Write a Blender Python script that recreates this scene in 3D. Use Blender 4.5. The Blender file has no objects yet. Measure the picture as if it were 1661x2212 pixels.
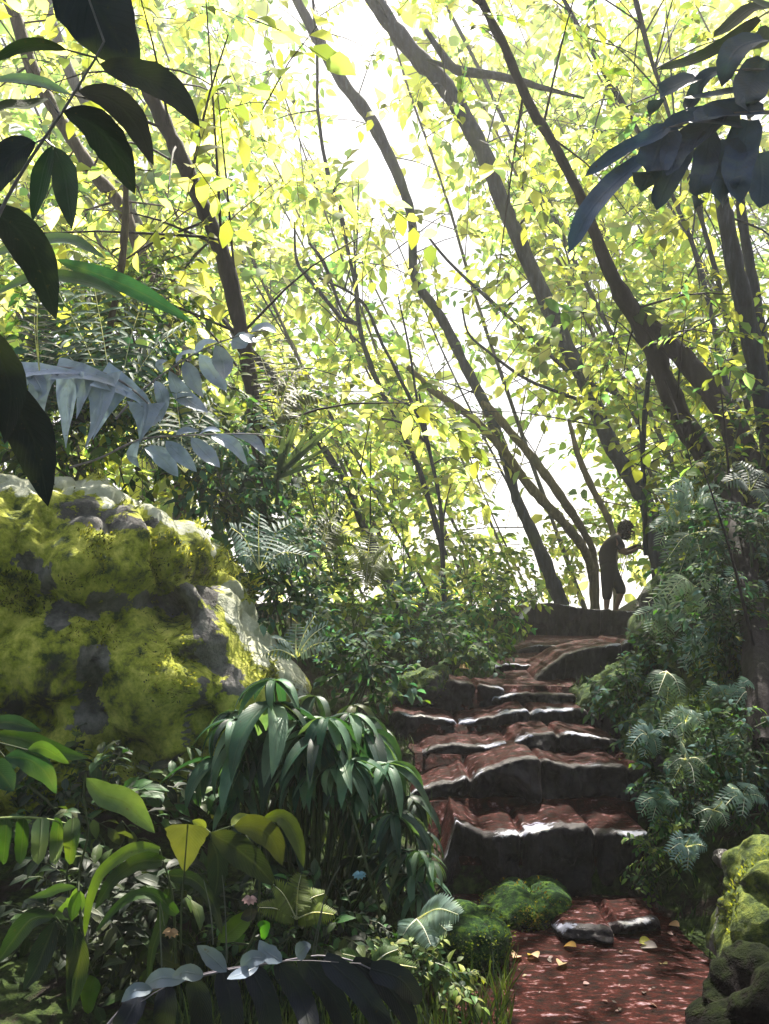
import bpy, math, random
import numpy as np
from mathutils import Vector, noise

# ------------------------------------------------------------------ camera, sky, sun, exposure
S = bpy.context.scene
F, CX, HZ, EYE = 1736.0, 830.5, 1330.0, 1.6
cam_d = bpy.data.cameras.new('camera'); cam = bpy.data.objects.new('camera', cam_d)
S.collection.objects.link(cam); S.camera = cam
cam.location = (0, 0, EYE); cam.rotation_euler = (math.radians(90), 0, 0)
cam_d.sensor_fit = 'HORIZONTAL'; cam_d.sensor_width = 36; cam_d.lens = 36*F/1661
cam_d.shift_y = (HZ-1106)/1661
cam_d.clip_start = 0.05; cam_d.clip_end = 3000

HAZE = 0.0032
SUN_EL, SUN_AZ = math.radians(57), math.radians(12)      # azimuth clockwise from +Y (ahead of the camera)
w = bpy.data.worlds.new('World'); S.world = w; w.use_nodes = True
nt = w.node_tree; bg = nt.nodes['Background']
sky = nt.nodes.new('ShaderNodeTexSky'); sky.sky_type = 'NISHITA'; sky.sun_disc = False
sky.sun_elevation = SUN_EL; sky.sun_rotation = SUN_AZ; sky.dust_density = 4.0; sky.air_density = 1.0; sky.ozone_density = 1.0
nt.links.new(sky.outputs[0], bg.inputs[0]); bg.inputs[1].default_value = 0.05
sd = bpy.data.lights.new('sun', 'SUN'); sun = bpy.data.objects.new('sun', sd); S.collection.objects.link(sun)
sd.energy = 5.0; sd.angle = math.radians(0.5); sd.color = (1.0, 0.93, 0.80)
sdir = Vector((math.sin(SUN_AZ)*math.cos(SUN_EL), math.cos(SUN_AZ)*math.cos(SUN_EL), math.sin(SUN_EL)))
sun.rotation_euler = sdir.to_track_quat('Z', 'Y').to_euler(); sun.location = (4, 10, 14)
S.view_settings.view_transform = 'Standard'; S.view_settings.look = 'None'
S.view_settings.gamma = 1.0; S.view_settings.exposure = 1.75
S.render.engine = 'CYCLES'
S.cycles.use_denoising = True
S.cycles.max_bounces = 9; S.cycles.diffuse_bounces = 8; S.cycles.transmission_bounces = 4
S.cycles.glossy_bounces = 2; S.cycles.volume_bounces = 1; S.cycles.transparent_max_bounces = 6
S.cycles.sample_clamp_indirect = 4.0; S.cycles.caustics_reflective = False; S.cycles.caustics_refractive = False

rng = np.random.default_rng(7); random.seed(7)
def P(u, v, d): return np.array(((u-CX)/F*d, d, EYE+(HZ-v)/F*d))
def proj(p): return CX+p[0]/p[1]*F, HZ-(p[2]-EYE)/p[1]*F
def U(a, b): return float(rng.uniform(a, b))

# ------------------------------------------------------------------ mesh helpers
class MB:
    def __init__(s): s.v=[]; s.f=[]; s.c=[]; s.l=[]; s.n=0
    def add(s, v, f, c=(1,1,1), l=None):
        v=np.asarray(v,float).reshape(-1,3); f=np.asarray(f,int).reshape(-1,4)
        s.v.append(v); s.f.append(f+s.n)
        c=np.asarray(c,float); s.c.append(np.broadcast_to(c,(len(v),3)).copy() if c.ndim==1 else c)
        s.l.append(np.zeros((len(v),3)) if l is None else np.asarray(l,float)); s.n+=len(v)
    def build(s, name, mat, parent=None, smooth=True):
        v=np.concatenate(s.v); f=np.concatenate(s.f); c=np.concatenate(s.c); l=np.concatenate(s.l)
        off=np.array(parent.location) if parent is not None else np.zeros(3)
        if parent is not None and parent.parent is not None: off=off+np.array(parent.parent.location)
        me=bpy.data.meshes.new(name); me.vertices.add(len(v)); me.vertices.foreach_set('co',(v-off).ravel())
        me.loops.add(f.size); me.loops.foreach_set('vertex_index',f.ravel().astype(np.int32))
        me.polygons.add(len(f)); me.polygons.foreach_set('loop_start',(np.arange(len(f))*4).astype(np.int32))
        me.polygons.foreach_set('use_smooth',np.full(len(f),smooth))
        me.update(calc_edges=True); me.validate()
        a=me.attributes.new('col','FLOAT_COLOR','POINT'); a.data.foreach_set('color',np.concatenate([c,np.ones((len(c),1))],1).ravel())
        a=me.attributes.new('luv','FLOAT_VECTOR','POINT'); a.data.foreach_set('vector',l.ravel())
        o=bpy.data.objects.new(name,me); S.collection.objects.link(o); o.data.materials.append(mat)
        if parent is not None: o.parent=parent
        return o
def thing(name, label, cat, loc, group=None, kind=None):
    o=bpy.data.objects.new(name,None); S.collection.objects.link(o); o.location=tuple(loc); o.empty_display_size=.2
    return tag(o,label,cat,group,kind)
def tag(o, label=None, cat=None, group=None, kind=None):
    if label: o['label']=label
    if cat: o['category']=cat
    if group: o['group']=group
    if kind: o['kind']=kind
    return o
def unit(a): a=np.asarray(a,float); return a/np.maximum(np.linalg.norm(a,axis=-1,keepdims=True),1e-9)
def spline(pts, n):
    p=np.asarray(pts,float)
    if len(p)==2: t=np.linspace(0,1,n)[:,None]; return p[0]*(1-t)+p[1]*t
    q=np.vstack([2*p[0]-p[1],p,2*p[-1]-p[-2]]); out=[]
    seg=np.linalg.norm(np.diff(p[:,:3],axis=0),axis=1); cum=np.concatenate([[0],np.cumsum(seg)]); 
    for s in np.linspace(0,cum[-1],n):
        i=min(len(p)-2,max(0,int(np.searchsorted(cum,s,side='right')-1))); t=(s-cum[i])/max(seg[i],1e-9)
        a,b,c,d=q[i],q[i+1],q[i+2],q[i+3]
        out.append(.5*((2*b)+(c-a)*t+(2*a-5*b+4*c-d)*t*t+(3*b-a-3*c+d)*t**3))
    return np.array(out)
def tube(mb, pts, rad, sides=8, col=(1,1,1), rough=0.0):
    pts=np.asarray(pts,float); n=len(pts); rad=np.broadcast_to(np.asarray(rad,float),(n,))
    t=unit(np.gradient(pts,axis=0)); ref=np.array([0,1,0.]) if abs(t[0][1])<.8 else np.array([1,0,0.])
    a=unit(np.cross(t,ref)); b=np.cross(t,a); ang=np.linspace(0,2*np.pi,sides,endpoint=False)
    r=rad[:,None]*np.ones((n,sides))
    if rough: r=r*(1+rough*rng.normal(size=(n,sides))*.5)
    v=pts[:,None,:]+r[...,None]*(np.cos(ang)[None,:,None]*a[:,None,:]+np.sin(ang)[None,:,None]*b[:,None,:])
    f=[]
    for i in range(n-1):
        for j in range(sides):
            k=(j+1)%sides; f.append((i*sides+j,i*sides+k,(i+1)*sides+k,(i+1)*sides+j))
    l=np.stack([np.repeat(np.linspace(0,1,n),sides),np.tile(ang,n),np.zeros(n*sides)],1)
    mb.add(v.reshape(-1,3),f,col,l)
PROF={'oval':lambda t:np.sin(np.pi*t**.85)**.8,'lance':lambda t:2.0*(t+.02)**.55*(1-t)**.85,'strap':lambda t:np.minimum(1,(t+.03)*7)**.5*(1-t)**.45,
      'drop':lambda t:(1-t)**.8*np.minimum(1,(t+.05)*9)**.6*1.05,'finger':lambda t:np.minimum(1,(t+.04)*6)**.5*(1-t**4)**.5,'frond':lambda t:(1-t)**1.1*.95+.02}
def ribbon(mb, path, width, prof='oval', hint=(0,-1,.3), fold=.12, rows=12, col=(1,1,1), wave=.0, split=None):
    """one leaf along a 3-D midrib; hint = where its upper face looks"""
    p=spline(path,rows+1); t=unit(np.gradient(p,axis=0)); h=unit(hint)
    s=unit(np.cross(t,h)); n=np.cross(s,t); tt=np.linspace(0,1,rows+1); wd=PROF[prof](np.clip(tt,0,1))*width*.5
    ws=np.array([-1,-.55,0,.55,1]); ph=U(0,6)
    v=p[:,None,:]+ws[None,:,None]*wd[:,None,None]*s[:,None,:]+(np.abs(ws)[None,:,None]**1.3*fold*wd[:,None,None]+ (np.abs(ws)[None,:]*wave*width*np.sin(tt*17+ph)[:,None]*1.0)[...,None])*n[:,None,:]
    ed=1+.045*np.sin(tt*23+ph)*np.sin(tt*9+ph*2)+.02*rng.normal(size=rows+1); v[:,0]=p+(v[:,0]-p)*ed[:,None]; v[:,4]=p+(v[:,4]-p)*(2-ed)[:,None]
    k=5; f=[(i*k+j,i*k+j+1,(i+1)*k+j+1,(i+1)*k+j) for i in range(rows) for j in range(k-1)]
    l=np.stack([np.repeat(tt,k),np.tile(ws,rows+1),np.full((rows+1)*k,U(0,1))],1)
    mb.add(v.reshape(-1,3),f,col,l)
def leaf_tmpl(rows, prof, cols=3):
    tt=np.linspace(0,1,rows+1); wd=PROF[prof](tt)*.5; ws=np.linspace(-1,1,cols)
    if rows<=3: wd[0]=.06; wd[-1]=.02
    u=np.repeat(tt,cols); w=(wd[:,None]*ws[None,:]).ravel(); wn=np.tile(ws,rows+1)
    f=np.array([(i*cols+j,i*cols+j+1,(i+1)*cols+j+1,(i+1)*cols+j) for i in range(rows) for j in range(cols-1)])
    return u,w,wn,f
def leaves(mb, p, t, n, L, W, droop=.6, col=(1,1,1), rows=3, prof='oval', fold=.25):
    p=np.asarray(p,float); N=len(p)
    if N==0: return
    u,w,wn,f=leaf_tmpl(rows,prof); t=unit(t); n=np.broadcast_to(np.asarray(n,float),(N,3)); s=unit(np.cross(t,n)); n=np.cross(s,t)
    L=np.broadcast_to(np.asarray(L,float),(N,))[:,None]; W=np.broadcast_to(np.asarray(W,float),(N,))[:,None]; k=np.maximum(np.broadcast_to(np.asarray(droop,float),(N,))[:,None],1e-3)
    al=np.sin(k*u)/k*L; dn=(1-np.cos(k*u))/k*L; fo=np.abs(wn)*fold*np.abs(w)*W
    v=p[:,None,:]+al[...,None]*t[:,None,:]+(w*W)[...,None]*s[:,None,:]+(fo-dn)[...,None]*n[:,None,:]
    m=len(u); ff=(f[None]+np.arange(N)[:,None,None]*m).reshape(-1,4)
    c=np.broadcast_to(np.asarray(col,float),(N,3)); c=np.repeat(c,m,0)
    r=rng.random(N); l=np.stack([np.tile(u,N),np.tile(wn,N),np.repeat(r,m)],1)
    mb.add(v.reshape(-1,3),ff,c,l)
def pick(pal, N, jit=.18):
    pal=np.asarray(pal,float); c=pal[rng.integers(0,len(pal),N)]; return c*(1+jit*rng.normal(size=(N,1))).clip(.4,1.7)
def rdir(N, up=0.0): d=rng.normal(size=(N,3)); d[:,2]+=up; return unit(d)

# ------------------------------------------------------------------ materials
def mat(name): 
    m=bpy.data.materials.new(name); m.use_nodes=True; m.node_tree.nodes.clear(); return m, m.node_tree
class N_:
    def __init__(s,nt): s.nt=nt
    def __call__(s,t,**k):
        n=s.nt.nodes.new('ShaderNode'+t)
        for a,b in k.items(): setattr(n,a,b)
        return n
    def link(s,a,b): s.nt.links.new(a,b)
def ramp(n, stops, interp='LINEAR'):
    r=n('ValToRGB'); r.color_ramp.interpolation=interp; e=r.color_ramp.elements
    e[0].position=stops[0][0]; e[0].color=(*stops[0][1],1); e[1].position=stops[-1][0]; e[1].color=(*stops[-1][1],1)
    for p,c in stops[1:-1]: x=e.new(p); x.color=(*c,1)
    return r
def mixc(n,fac,a,b,mode='MIX'):
    m=n('Mix',data_type='RGBA',blend_type=mode)
    for i,x in ((0,fac),(6,a),(7,b)):
        if hasattr(x,'is_output'): n.link(x,m.inputs[i])
        else: m.inputs[i].default_value=x if i==0 else (*x,1)
    return m.outputs[2]
def leaf_mat(name, trans=.4, rough=.4, spec=.5, tint=(1,1,1), tcol=(1.25,1.2,.55), vein=.25, nscale=9.0, coat=0.0, tboost=1.0):
    m,nt=mat(name); n=N_(nt); out=n('OutputMaterial')
    a=n('Attribute'); a.attribute_name='col'; l=n('Attribute'); l.attribute_name='luv'
    tc=n('TexCoord'); no=n('TexNoise'); no.inputs['Scale'].default_value=nscale; no.inputs['Detail'].default_value=3
    n.link(tc.outputs['Object'],no.inputs['Vector'])
    r=ramp(n,[(.3,(.62,.66,.6)),(.55,(1,1,1)),(.75,(1.35,1.28,.95))]); n.link(no.outputs[0],r.inputs[0])
    c=mixc(n,1.0,a.outputs['Color'],r.outputs[0],'MULTIPLY'); c=mixc(n,1.0,c,tint,'MULTIPLY')
    # midrib and side veins from the leaf's own coordinates
    sp=n('SeparateXYZ'); n.link(l.outputs['Vector'],sp.inputs[0])
    ab=n('Math',operation='ABSOLUTE'); n.link(sp.outputs[1],ab.inputs[0])
    mr=n('MapRange'); mr.inputs[1].default_value=.0; mr.inputs[2].default_value=.13; mr.inputs[3].default_value=1; mr.inputs[4].default_value=0; n.link(ab.outputs[0],mr.inputs[0])
    u=n('Math',operation='MULTIPLY'); u.inputs[1].default_value=16; n.link(sp.outputs[0],u.inputs[0])
    v=n('Math',operation='MULTIPLY_ADD'); v.inputs[1].default_value=-4.5; n.link(ab.outputs[0],v.inputs[0]); n.link(u.outputs[0],v.inputs[2])
    si=n('Math',operation='FRACT'); n.link(v.outputs[0],si.inputs[0])
    vr=n('MapRange'); vr.inputs[1].default_value=.0; vr.inputs[2].default_value=.22; vr.inputs[3].default_value=.6; vr.inputs[4].default_value=0; n.link(si.outputs[0],vr.inputs[0])
    mx=n('Math',operation='MAXIMUM'); n.link(mr.outputs[0],mx.inputs[0]); n.link(vr.outputs[0],mx.inputs[1])
    vf=n('Math',operation='MULTIPLY'); vf.inputs[1].default_value=vein; n.link(mx.outputs[0],vf.inputs[0])
    c=mixc(n,vf.outputs[0],c,(.16,.2,.08))
    if vein>0:
        ns_=n('TexNoise'); ns_.inputs['Scale'].default_value=nscale*5; ns_.inputs['Detail'].default_value=6; ns_.inputs['Roughness'].default_value=.7; n.link(tc.outputs['Object'],ns_.inputs['Vector'])
        sp1=n('MapRange'); sp1.inputs[1].default_value=.63; sp1.inputs[2].default_value=.7; sp1.inputs[4].default_value=.75; n.link(ns_.outputs[0],sp1.inputs[0]); c=mixc(n,sp1.outputs[0],c,(.09,.065,.02))
        nl_=n('TexNoise'); nl_.inputs['Scale'].default_value=nscale*.45; nl_.inputs['Detail'].default_value=2; n.link(tc.outputs['Object'],nl_.inputs['Vector'])
        sp2=n('MapRange'); sp2.inputs[1].default_value=.55; sp2.inputs[2].default_value=.75; sp2.inputs[4].default_value=.5; n.link(nl_.outputs[0],sp2.inputs[0]); c=mixc(n,sp2.outputs[0],c,(.2,.22,.03),'SCREEN')
    b=n('BsdfPrincipled'); b.inputs['Roughness'].default_value=rough; b.inputs['Specular IOR Level'].default_value=spec
    if coat: b.inputs['Coat Weight'].default_value=coat; b.inputs['Coat Roughness'].default_value=.25
    n.link(c,b.inputs['Base Color'])
    bp=n('Bump'); bp.inputs['Strength'].default_value=.35; bp.inputs['Distance'].default_value=.01; n.link(mx.outputs[0],bp.inputs['Height']); n.link(bp.outputs[0],b.inputs['Normal'])
    t=n('BsdfTranslucent'); tcn=mixc(n,1.0,c,tuple(x*tboost for x in tcol),'MULTIPLY'); n.link(tcn,t.inputs['Color'])
    ms=n('MixShader'); ms.inputs[0].default_value=trans; n.link(b.outputs[0],ms.inputs[1]); n.link(t.outputs[0],ms.inputs[2]); n.link(ms.outputs[0],out.inputs[0])
    return m
def rock_mat(name, c1, c2, c3, scale=2.0, rough=(.3,.7), moss=None, mossamt=.5, bump=.6, spec=.5,up=1.0,masks=False):
    """stone with optional moss settling on upper faces; moss is a pair of colours"""
    m,nt=mat(name); n=N_(nt); out=n('OutputMaterial'); b=n('BsdfPrincipled'); n.link(b.outputs[0],out.inputs[0]); b.inputs['Specular IOR Level'].default_value=spec
    tc=n('TexCoord'); n1=n('TexNoise'); n1.inputs['Scale'].default_value=scale; n1.inputs['Detail'].default_value=8; n1.inputs['Roughness'].default_value=.62; n.link(tc.outputs['Object'],n1.inputs['Vector'])
    n2=n('TexNoise'); n2.inputs['Scale'].default_value=scale*4.7; n2.inputs['Detail'].default_value=8; n2.inputs['Roughness'].default_value=.7; n.link(tc.outputs['Object'],n2.inputs['Vector'])
    r=ramp(n,[(.3,c1),(.52,c2),(.72,c3)]); n.link(n1.outputs[0],r.inputs[0]); c=r.outputs[0]
    rr=n('MapRange'); rr.inputs[1].default_value=.35; rr.inputs[2].default_value=.65; rr.inputs[3].default_value=rough[0]; rr.inputs[4].default_value=rough[1]; n.link(n2.outputs[0],rr.inputs[0]); rough_o=rr.outputs[0]
    add=n('Math',operation='MULTIPLY_ADD'); n.link(n2.outputs[0],add.inputs[0]); add.inputs[1].default_value=.5; n.link(n1.outputs[0],add.inputs[2]); hgt=add.outputs[0]
    if moss:
        n3=n('TexNoise'); n3.inputs['Scale'].default_value=scale*.9; n3.inputs['Detail'].default_value=6; n3.inputs['Roughness'].default_value=.68; n3.inputs['Distortion'].default_value=.6
        mp=n('Mapping'); mp.inputs['Location'].default_value=(3.1,1.7,5.2); n.link(tc.outputs['Object'],mp.inputs[0]); n.link(mp.outputs[0],n3.inputs['Vector'])
        g=n('NewGeometry'); sx=n('SeparateXYZ'); n.link(g.outputs['Normal'],sx.inputs[0])
        ma=n('Math',operation='MULTIPLY_ADD'); n.link(sx.outputs[2],ma.inputs[0]); ma.inputs[1].default_value=.16*up; n.link(n3.outputs[0],ma.inputs[2])
        mf=n('MapRange'); mf.inputs[1].default_value=.60-.3*mossamt; mf.inputs[2].default_value=.68-.3*mossamt; n.link(ma.outputs[0],mf.inputs[0])
        n4=n('TexNoise'); n4.inputs['Scale'].default_value=scale*5; n4.inputs['Detail'].default_value=10; n4.inputs['Roughness'].default_value=.72; n.link(tc.outputs['Object'],n4.inputs['Vector'])
        mc=ramp(n,[(.38,moss[0]),(.5,moss[1]),(.62,moss[2])]); n.link(n4.outputs[0],mc.inputs[0])
        c=mixc(n,mf.outputs[0],c,mc.outputs[0]); ro=n('Mix',data_type='FLOAT'); n.link(mf.outputs[0],ro.inputs[0]); n.link(rough_o,ro.inputs[2]); ro.inputs[3].default_value=.95; rough_o=ro.outputs[0]
        h2=n('Math',operation='MULTIPLY_ADD'); n.link(mf.outputs[0],h2.inputs[0]); h2.inputs[1].default_value=.3; n.link(hgt,h2.inputs[2]); h3=n('Math',operation='MULTIPLY_ADD'); n.link(n4.outputs[0],h3.inputs[0]); h3.inputs[1].default_value=.5; n.link(h2.outputs[0],h3.inputs[2]); hgt=h3.outputs[0]
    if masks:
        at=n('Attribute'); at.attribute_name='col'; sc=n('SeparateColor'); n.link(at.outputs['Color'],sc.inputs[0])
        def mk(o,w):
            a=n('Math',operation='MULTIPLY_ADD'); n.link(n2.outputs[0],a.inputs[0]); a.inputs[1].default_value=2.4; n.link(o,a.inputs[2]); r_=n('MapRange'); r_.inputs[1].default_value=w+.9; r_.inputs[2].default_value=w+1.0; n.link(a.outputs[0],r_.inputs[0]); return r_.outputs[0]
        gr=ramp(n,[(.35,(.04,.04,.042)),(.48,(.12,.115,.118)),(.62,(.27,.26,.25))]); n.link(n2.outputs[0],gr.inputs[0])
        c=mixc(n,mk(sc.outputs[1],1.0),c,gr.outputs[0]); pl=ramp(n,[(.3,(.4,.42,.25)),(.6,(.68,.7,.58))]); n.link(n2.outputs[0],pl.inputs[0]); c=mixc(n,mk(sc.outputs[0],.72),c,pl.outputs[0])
    n.link(c,b.inputs['Base Color']); n.link(rough_o,b.inputs['Roughness'])
    bp=n('Bump'); bp.inputs['Strength'].default_value=bump; bp.inputs['Distance'].default_value=.06; n.link(hgt,bp.inputs['Height']); n.link(bp.outputs[0],b.inputs['Normal'])
    return m
def bark_mat(name, c1, c2, c3=None, rough=.75, spec=.2, mossc=(.08,.10,.05)):
    m,nt=mat(name); n=N_(nt); out=n('OutputMaterial'); b=n('BsdfPrincipled'); n.link(b.outputs[0],out.inputs[0]); b.inputs['Roughness'].default_value=rough; b.inputs['Specular IOR Level'].default_value=spec
    tc=n('TexCoord'); mp=n('Mapping'); mp.inputs['Scale'].default_value=(9,9,1.6); n.link(tc.outputs['Object'],mp.inputs[0])
    n1=n('TexNoise'); n1.inputs['Scale'].default_value=2.2; n1.inputs['Detail'].default_value=8; n1.inputs['Roughness'].default_value=.65; n.link(mp.outputs[0],n1.inputs['Vector'])
    r=ramp(n,[(.32,c1),(.55,c2),(.72,c3 or c2)]); n.link(n1.outputs[0],r.inputs[0])
    n2=n('TexNoise'); n2.inputs['Scale'].default_value=1.3; n2.inputs['Detail'].default_value=5; n.link(tc.outputs['Object'],n2.inputs['Vector'])
    mr=n('MapRange'); mr.inputs[1].default_value=.55; mr.inputs[2].default_value=.66; mr.inputs[4].default_value=.55; n.link(n2.outputs[0],mr.inputs[0])
    c=mixc(n,mr.outputs[0],r.outputs[0],mossc)
    n.link(c,b.inputs['Base Color']); bp=n('Bump'); bp.inputs['Strength'].default_value=.7; bp.inputs['Distance'].default_value=.03; n.link(n1.outputs[0],bp.inputs['Height']); n.link(bp.outputs[0],b.inputs['Normal'])
    return m
def plain(name,col,rough=.7,nz=.3,scale=30):
    m,nt=mat(name); n=N_(nt); out=n('OutputMaterial'); b=n('BsdfPrincipled'); n.link(b.outputs[0],out.inputs[0]); b.inputs['Roughness'].default_value=rough
    tc=n('TexCoord'); n1=n('TexNoise'); n1.inputs['Scale'].default_value=scale; n1.inputs['Detail'].default_value=4; n.link(tc.outputs['Object'],n1.inputs['Vector'])
    r=ramp(n,[(.3,tuple(x*(1-nz) for x in col)),(.7,tuple(min(1,x*(1+nz)) for x in col))]); n.link(n1.outputs[0],r.inputs[0]); n.link(r.outputs[0],b.inputs['Base Color']); return m

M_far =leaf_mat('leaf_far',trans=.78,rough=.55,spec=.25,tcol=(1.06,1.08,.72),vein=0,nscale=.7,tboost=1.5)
M_mid =leaf_mat('leaf_mid',trans=.5,rough=.6,spec=.18,tcol=(1.3,1.25,.5),vein=.15,nscale=3,tboost=1.25)
M_near=leaf_mat('leaf_near',trans=.3,rough=.45,spec=.35,tcol=(1.3,1.3,.4),vein=.22,nscale=10)
M_dark=leaf_mat('leaf_dark',trans=.10,rough=.5,spec=.25,tcol=(1.0,1.3,.6),vein=.035,nscale=9)
M_blue=leaf_mat('leaf_waxy',trans=.15,rough=.42,spec=.8,tcol=(1,1.1,.7),vein=.12,nscale=8,coat=.4)
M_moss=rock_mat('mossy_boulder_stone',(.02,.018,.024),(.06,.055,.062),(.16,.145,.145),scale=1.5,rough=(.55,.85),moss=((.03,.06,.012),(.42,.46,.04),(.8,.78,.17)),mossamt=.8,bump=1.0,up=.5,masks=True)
M_moss2=rock_mat('dark_mossy_stone',(.018,.016,.022),(.045,.04,.05),(.09,.08,.085),scale=2.6,rough=(.4,.8),moss=((.012,.03,.01),(.04,.09,.02),(.14,.19,.04)),mossamt=.5,bump=.8)
M_moss3=rock_mat('lit_mossy_stone',(.02,.018,.024),(.05,.05,.055),(.3,.3,.32),scale=3.4,rough=(.4,.8),moss=((.02,.04,.01),(.08,.12,.015),(.22,.26,.04)),mossamt=.6,bump=.8)
M_lowmoss=rock_mat('low_dark_moss',(.012,.01,.014),(.03,.022,.02),(.08,.05,.02),scale=5,rough=(.6,.9),moss=((.006,.02,.008),(.02,.06,.015),(.09,.17,.02)),mossamt=.6,bump=.9,spec=.2)
M_crock=rock_mat('black_brown_stone',(.003,.002,.003),(.007,.005,.006),(.018,.012,.012),scale=3.2,rough=(.7,.95),bump=.9,spec=.1,moss=((.004,.007,.003),(.01,.015,.005),(.02,.03,.008)),mossamt=.3)
M_step=rock_mat('wet_step_stone',(.007,.005,.008),(.018,.012,.017),(.05,.03,.036),scale=3.2,rough=(.22,.5),bump=.75,spec=.75)
M_bark=bark_mat('bark_violet_grey',(.01,.014,.024),(.03,.038,.062),(.085,.10,.15))
M_bark2=bark_mat('bark_brown',(.03,.02,.015),(.085,.06,.045),(.2,.15,.11))
M_barko=bark_mat('bark_olive_tan',(.10,.08,.045),(.2,.16,.09),(.34,.28,.17))
M_barkd=bark_mat('bark_dark_maroon',(.008,.006,.008),(.02,.014,.018),(.05,.04,.05),mossc=(.02,.025,.012))
M_bark3=bark_mat('bark_pale',(.06,.055,.055),(.13,.12,.12),(.24,.22,.2))
M_stem=plain('green_stem',(.05,.075,.025),.5)
M_lilac=plain('pale_stem',(.20,.18,.22),.45)

# ------------------------------------------------------------------ ground
PATHC=[(0,.93,.70),(3.4,.88,.70),(4.0,.91,.60),(4.6,.93,.56),(5.1,.92,.66),(5.65,.88,.64),(6.15,.88,.74),(6.7,.98,.55),(7.5,1.5,.5),(9,2.0,.55),(11,2.6,.7),(12.3,3.05,.95),(14,3.4,1.0),(18,3.8,1.0)]
STEPZ=[(4.6,0,.38),(5.1,.38,.66),(5.65,.66,.77),(6.15,.77,.89),(6.7,.89,1.02)]
def zpath(d):
    z=0.0
    if d<4.6: return 0.0
    if d<5.1: return .2
    if d<5.65: return .42
    if d<6.15: return .6
    if d<6.7: return .74
    return float(np.interp(d,[6.7,8.5,10,12.2,12.5,14,16,22,40,400],[1.0,1.13,1.24,1.3,1.62,1.66,1.55,.7,-2,-12]))
def pc(d): 
    a=np.array(PATHC); return float(np.interp(d,a[:,0],a[:,1])),float(np.interp(d,a[:,0],a[:,2]))
def sst(x): x=min(1,max(0,x)); return x*x*(3-2*x)
def ground(x,d):
    z=zpath(d); c,h=pc(d); nz=noise.noise(Vector((x*.9,d*.9,0)))*.12+noise.noise(Vector((x*3,d*3,4)))*.035
    if d<6.9:                                           # soil beside the steps is a smooth slope
        zs=float(np.interp(d,[0,3.9,4.4,5.2,6.9],[0,0,.08,.38,.9]))
    else: zs=z
    e=x-c; s=sst((abs(e)-h*.95)/.35); z=z*(1-s)+zs*s
    if e>0:
        bh=float(np.interp(d,[0,3,4.2,5.5,8,11,14,20],[.4,.4,.9,1.4,1.75,1.5,1.2,1]))
        z+=sst((e-h-.1)/1.5)*bh+max(0,e-h-1.2)*.25*(1 if d<16 else .2)
    else:
        z+=sst((-e-h)/1.6)*float(np.interp(d,[0,3,5,9,14,20],[.05,.08,.2,.3,.1,0]))
    return z+nz*min(1,max(.15,(abs(e)-h*.6)/.5))
xs=np.concatenate([np.linspace(-300,-14,14)[:-1],np.linspace(-14,-5,24)[:-1],np.linspace(-5,6,150)[:-1],np.linspace(6,14,24)[:-1],np.linspace(14,300,14)])
ys=np.concatenate([np.linspace(-30,0,8)[:-1],np.linspace(0,2,8)[:-1],np.linspace(2,9,180)[:-1],np.linspace(9,17,60)[:-1],np.linspace(17,60,24)[:-1],np.linspace(60,600,12)])
gm=MB(); V=np.array([(x,y,ground(x,max(y,0))) for y in ys for x in xs]); nx=len(xs)
gm.add(V,[(i*nx+j,i*nx+j+1,(i+1)*nx+j+1,(i+1)*nx+j) for i in range(len(ys)-1) for j in range(nx-1)])
M_ground=rock_mat('forest_soil',(.010,.007,.006),(.028,.018,.014),(.05,.035,.025),scale=3,rough=(.7,.95),moss=((.008,.016,.004),(.025,.045,.01),(.06,.09,.02)),mossamt=.45,bump=.7,spec=.2,up=.3)
tag(gm.build('ground',M_ground),kind='structure')
# path sheet: red laterite with flat pinkish cobbles
pm=MB(); dd=np.concatenate([np.linspace(1.2,7,230),np.linspace(7.05,17,90)]); ns=18; pv=[]
for d in dd:
    c,h=pc(d)
    for j in range(ns+1):
        e=(j/ns*2-1)*h*(1+.12*noise.noise(Vector((d*2,0 if j<ns/2 else 9,0)))); pv.append((c+e,d,ground(c+e,d)+.012))
pm.add(pv,[(i*(ns+1)+j,i*(ns+1)+j+1,(i+1)*(ns+1)+j+1,(i+1)*(ns+1)+j) for i in range(len(dd)-1) for j in range(ns)],(0,1,0))
PATH_O=tag(pm.build('path',M_ground),kind='structure')

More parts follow.
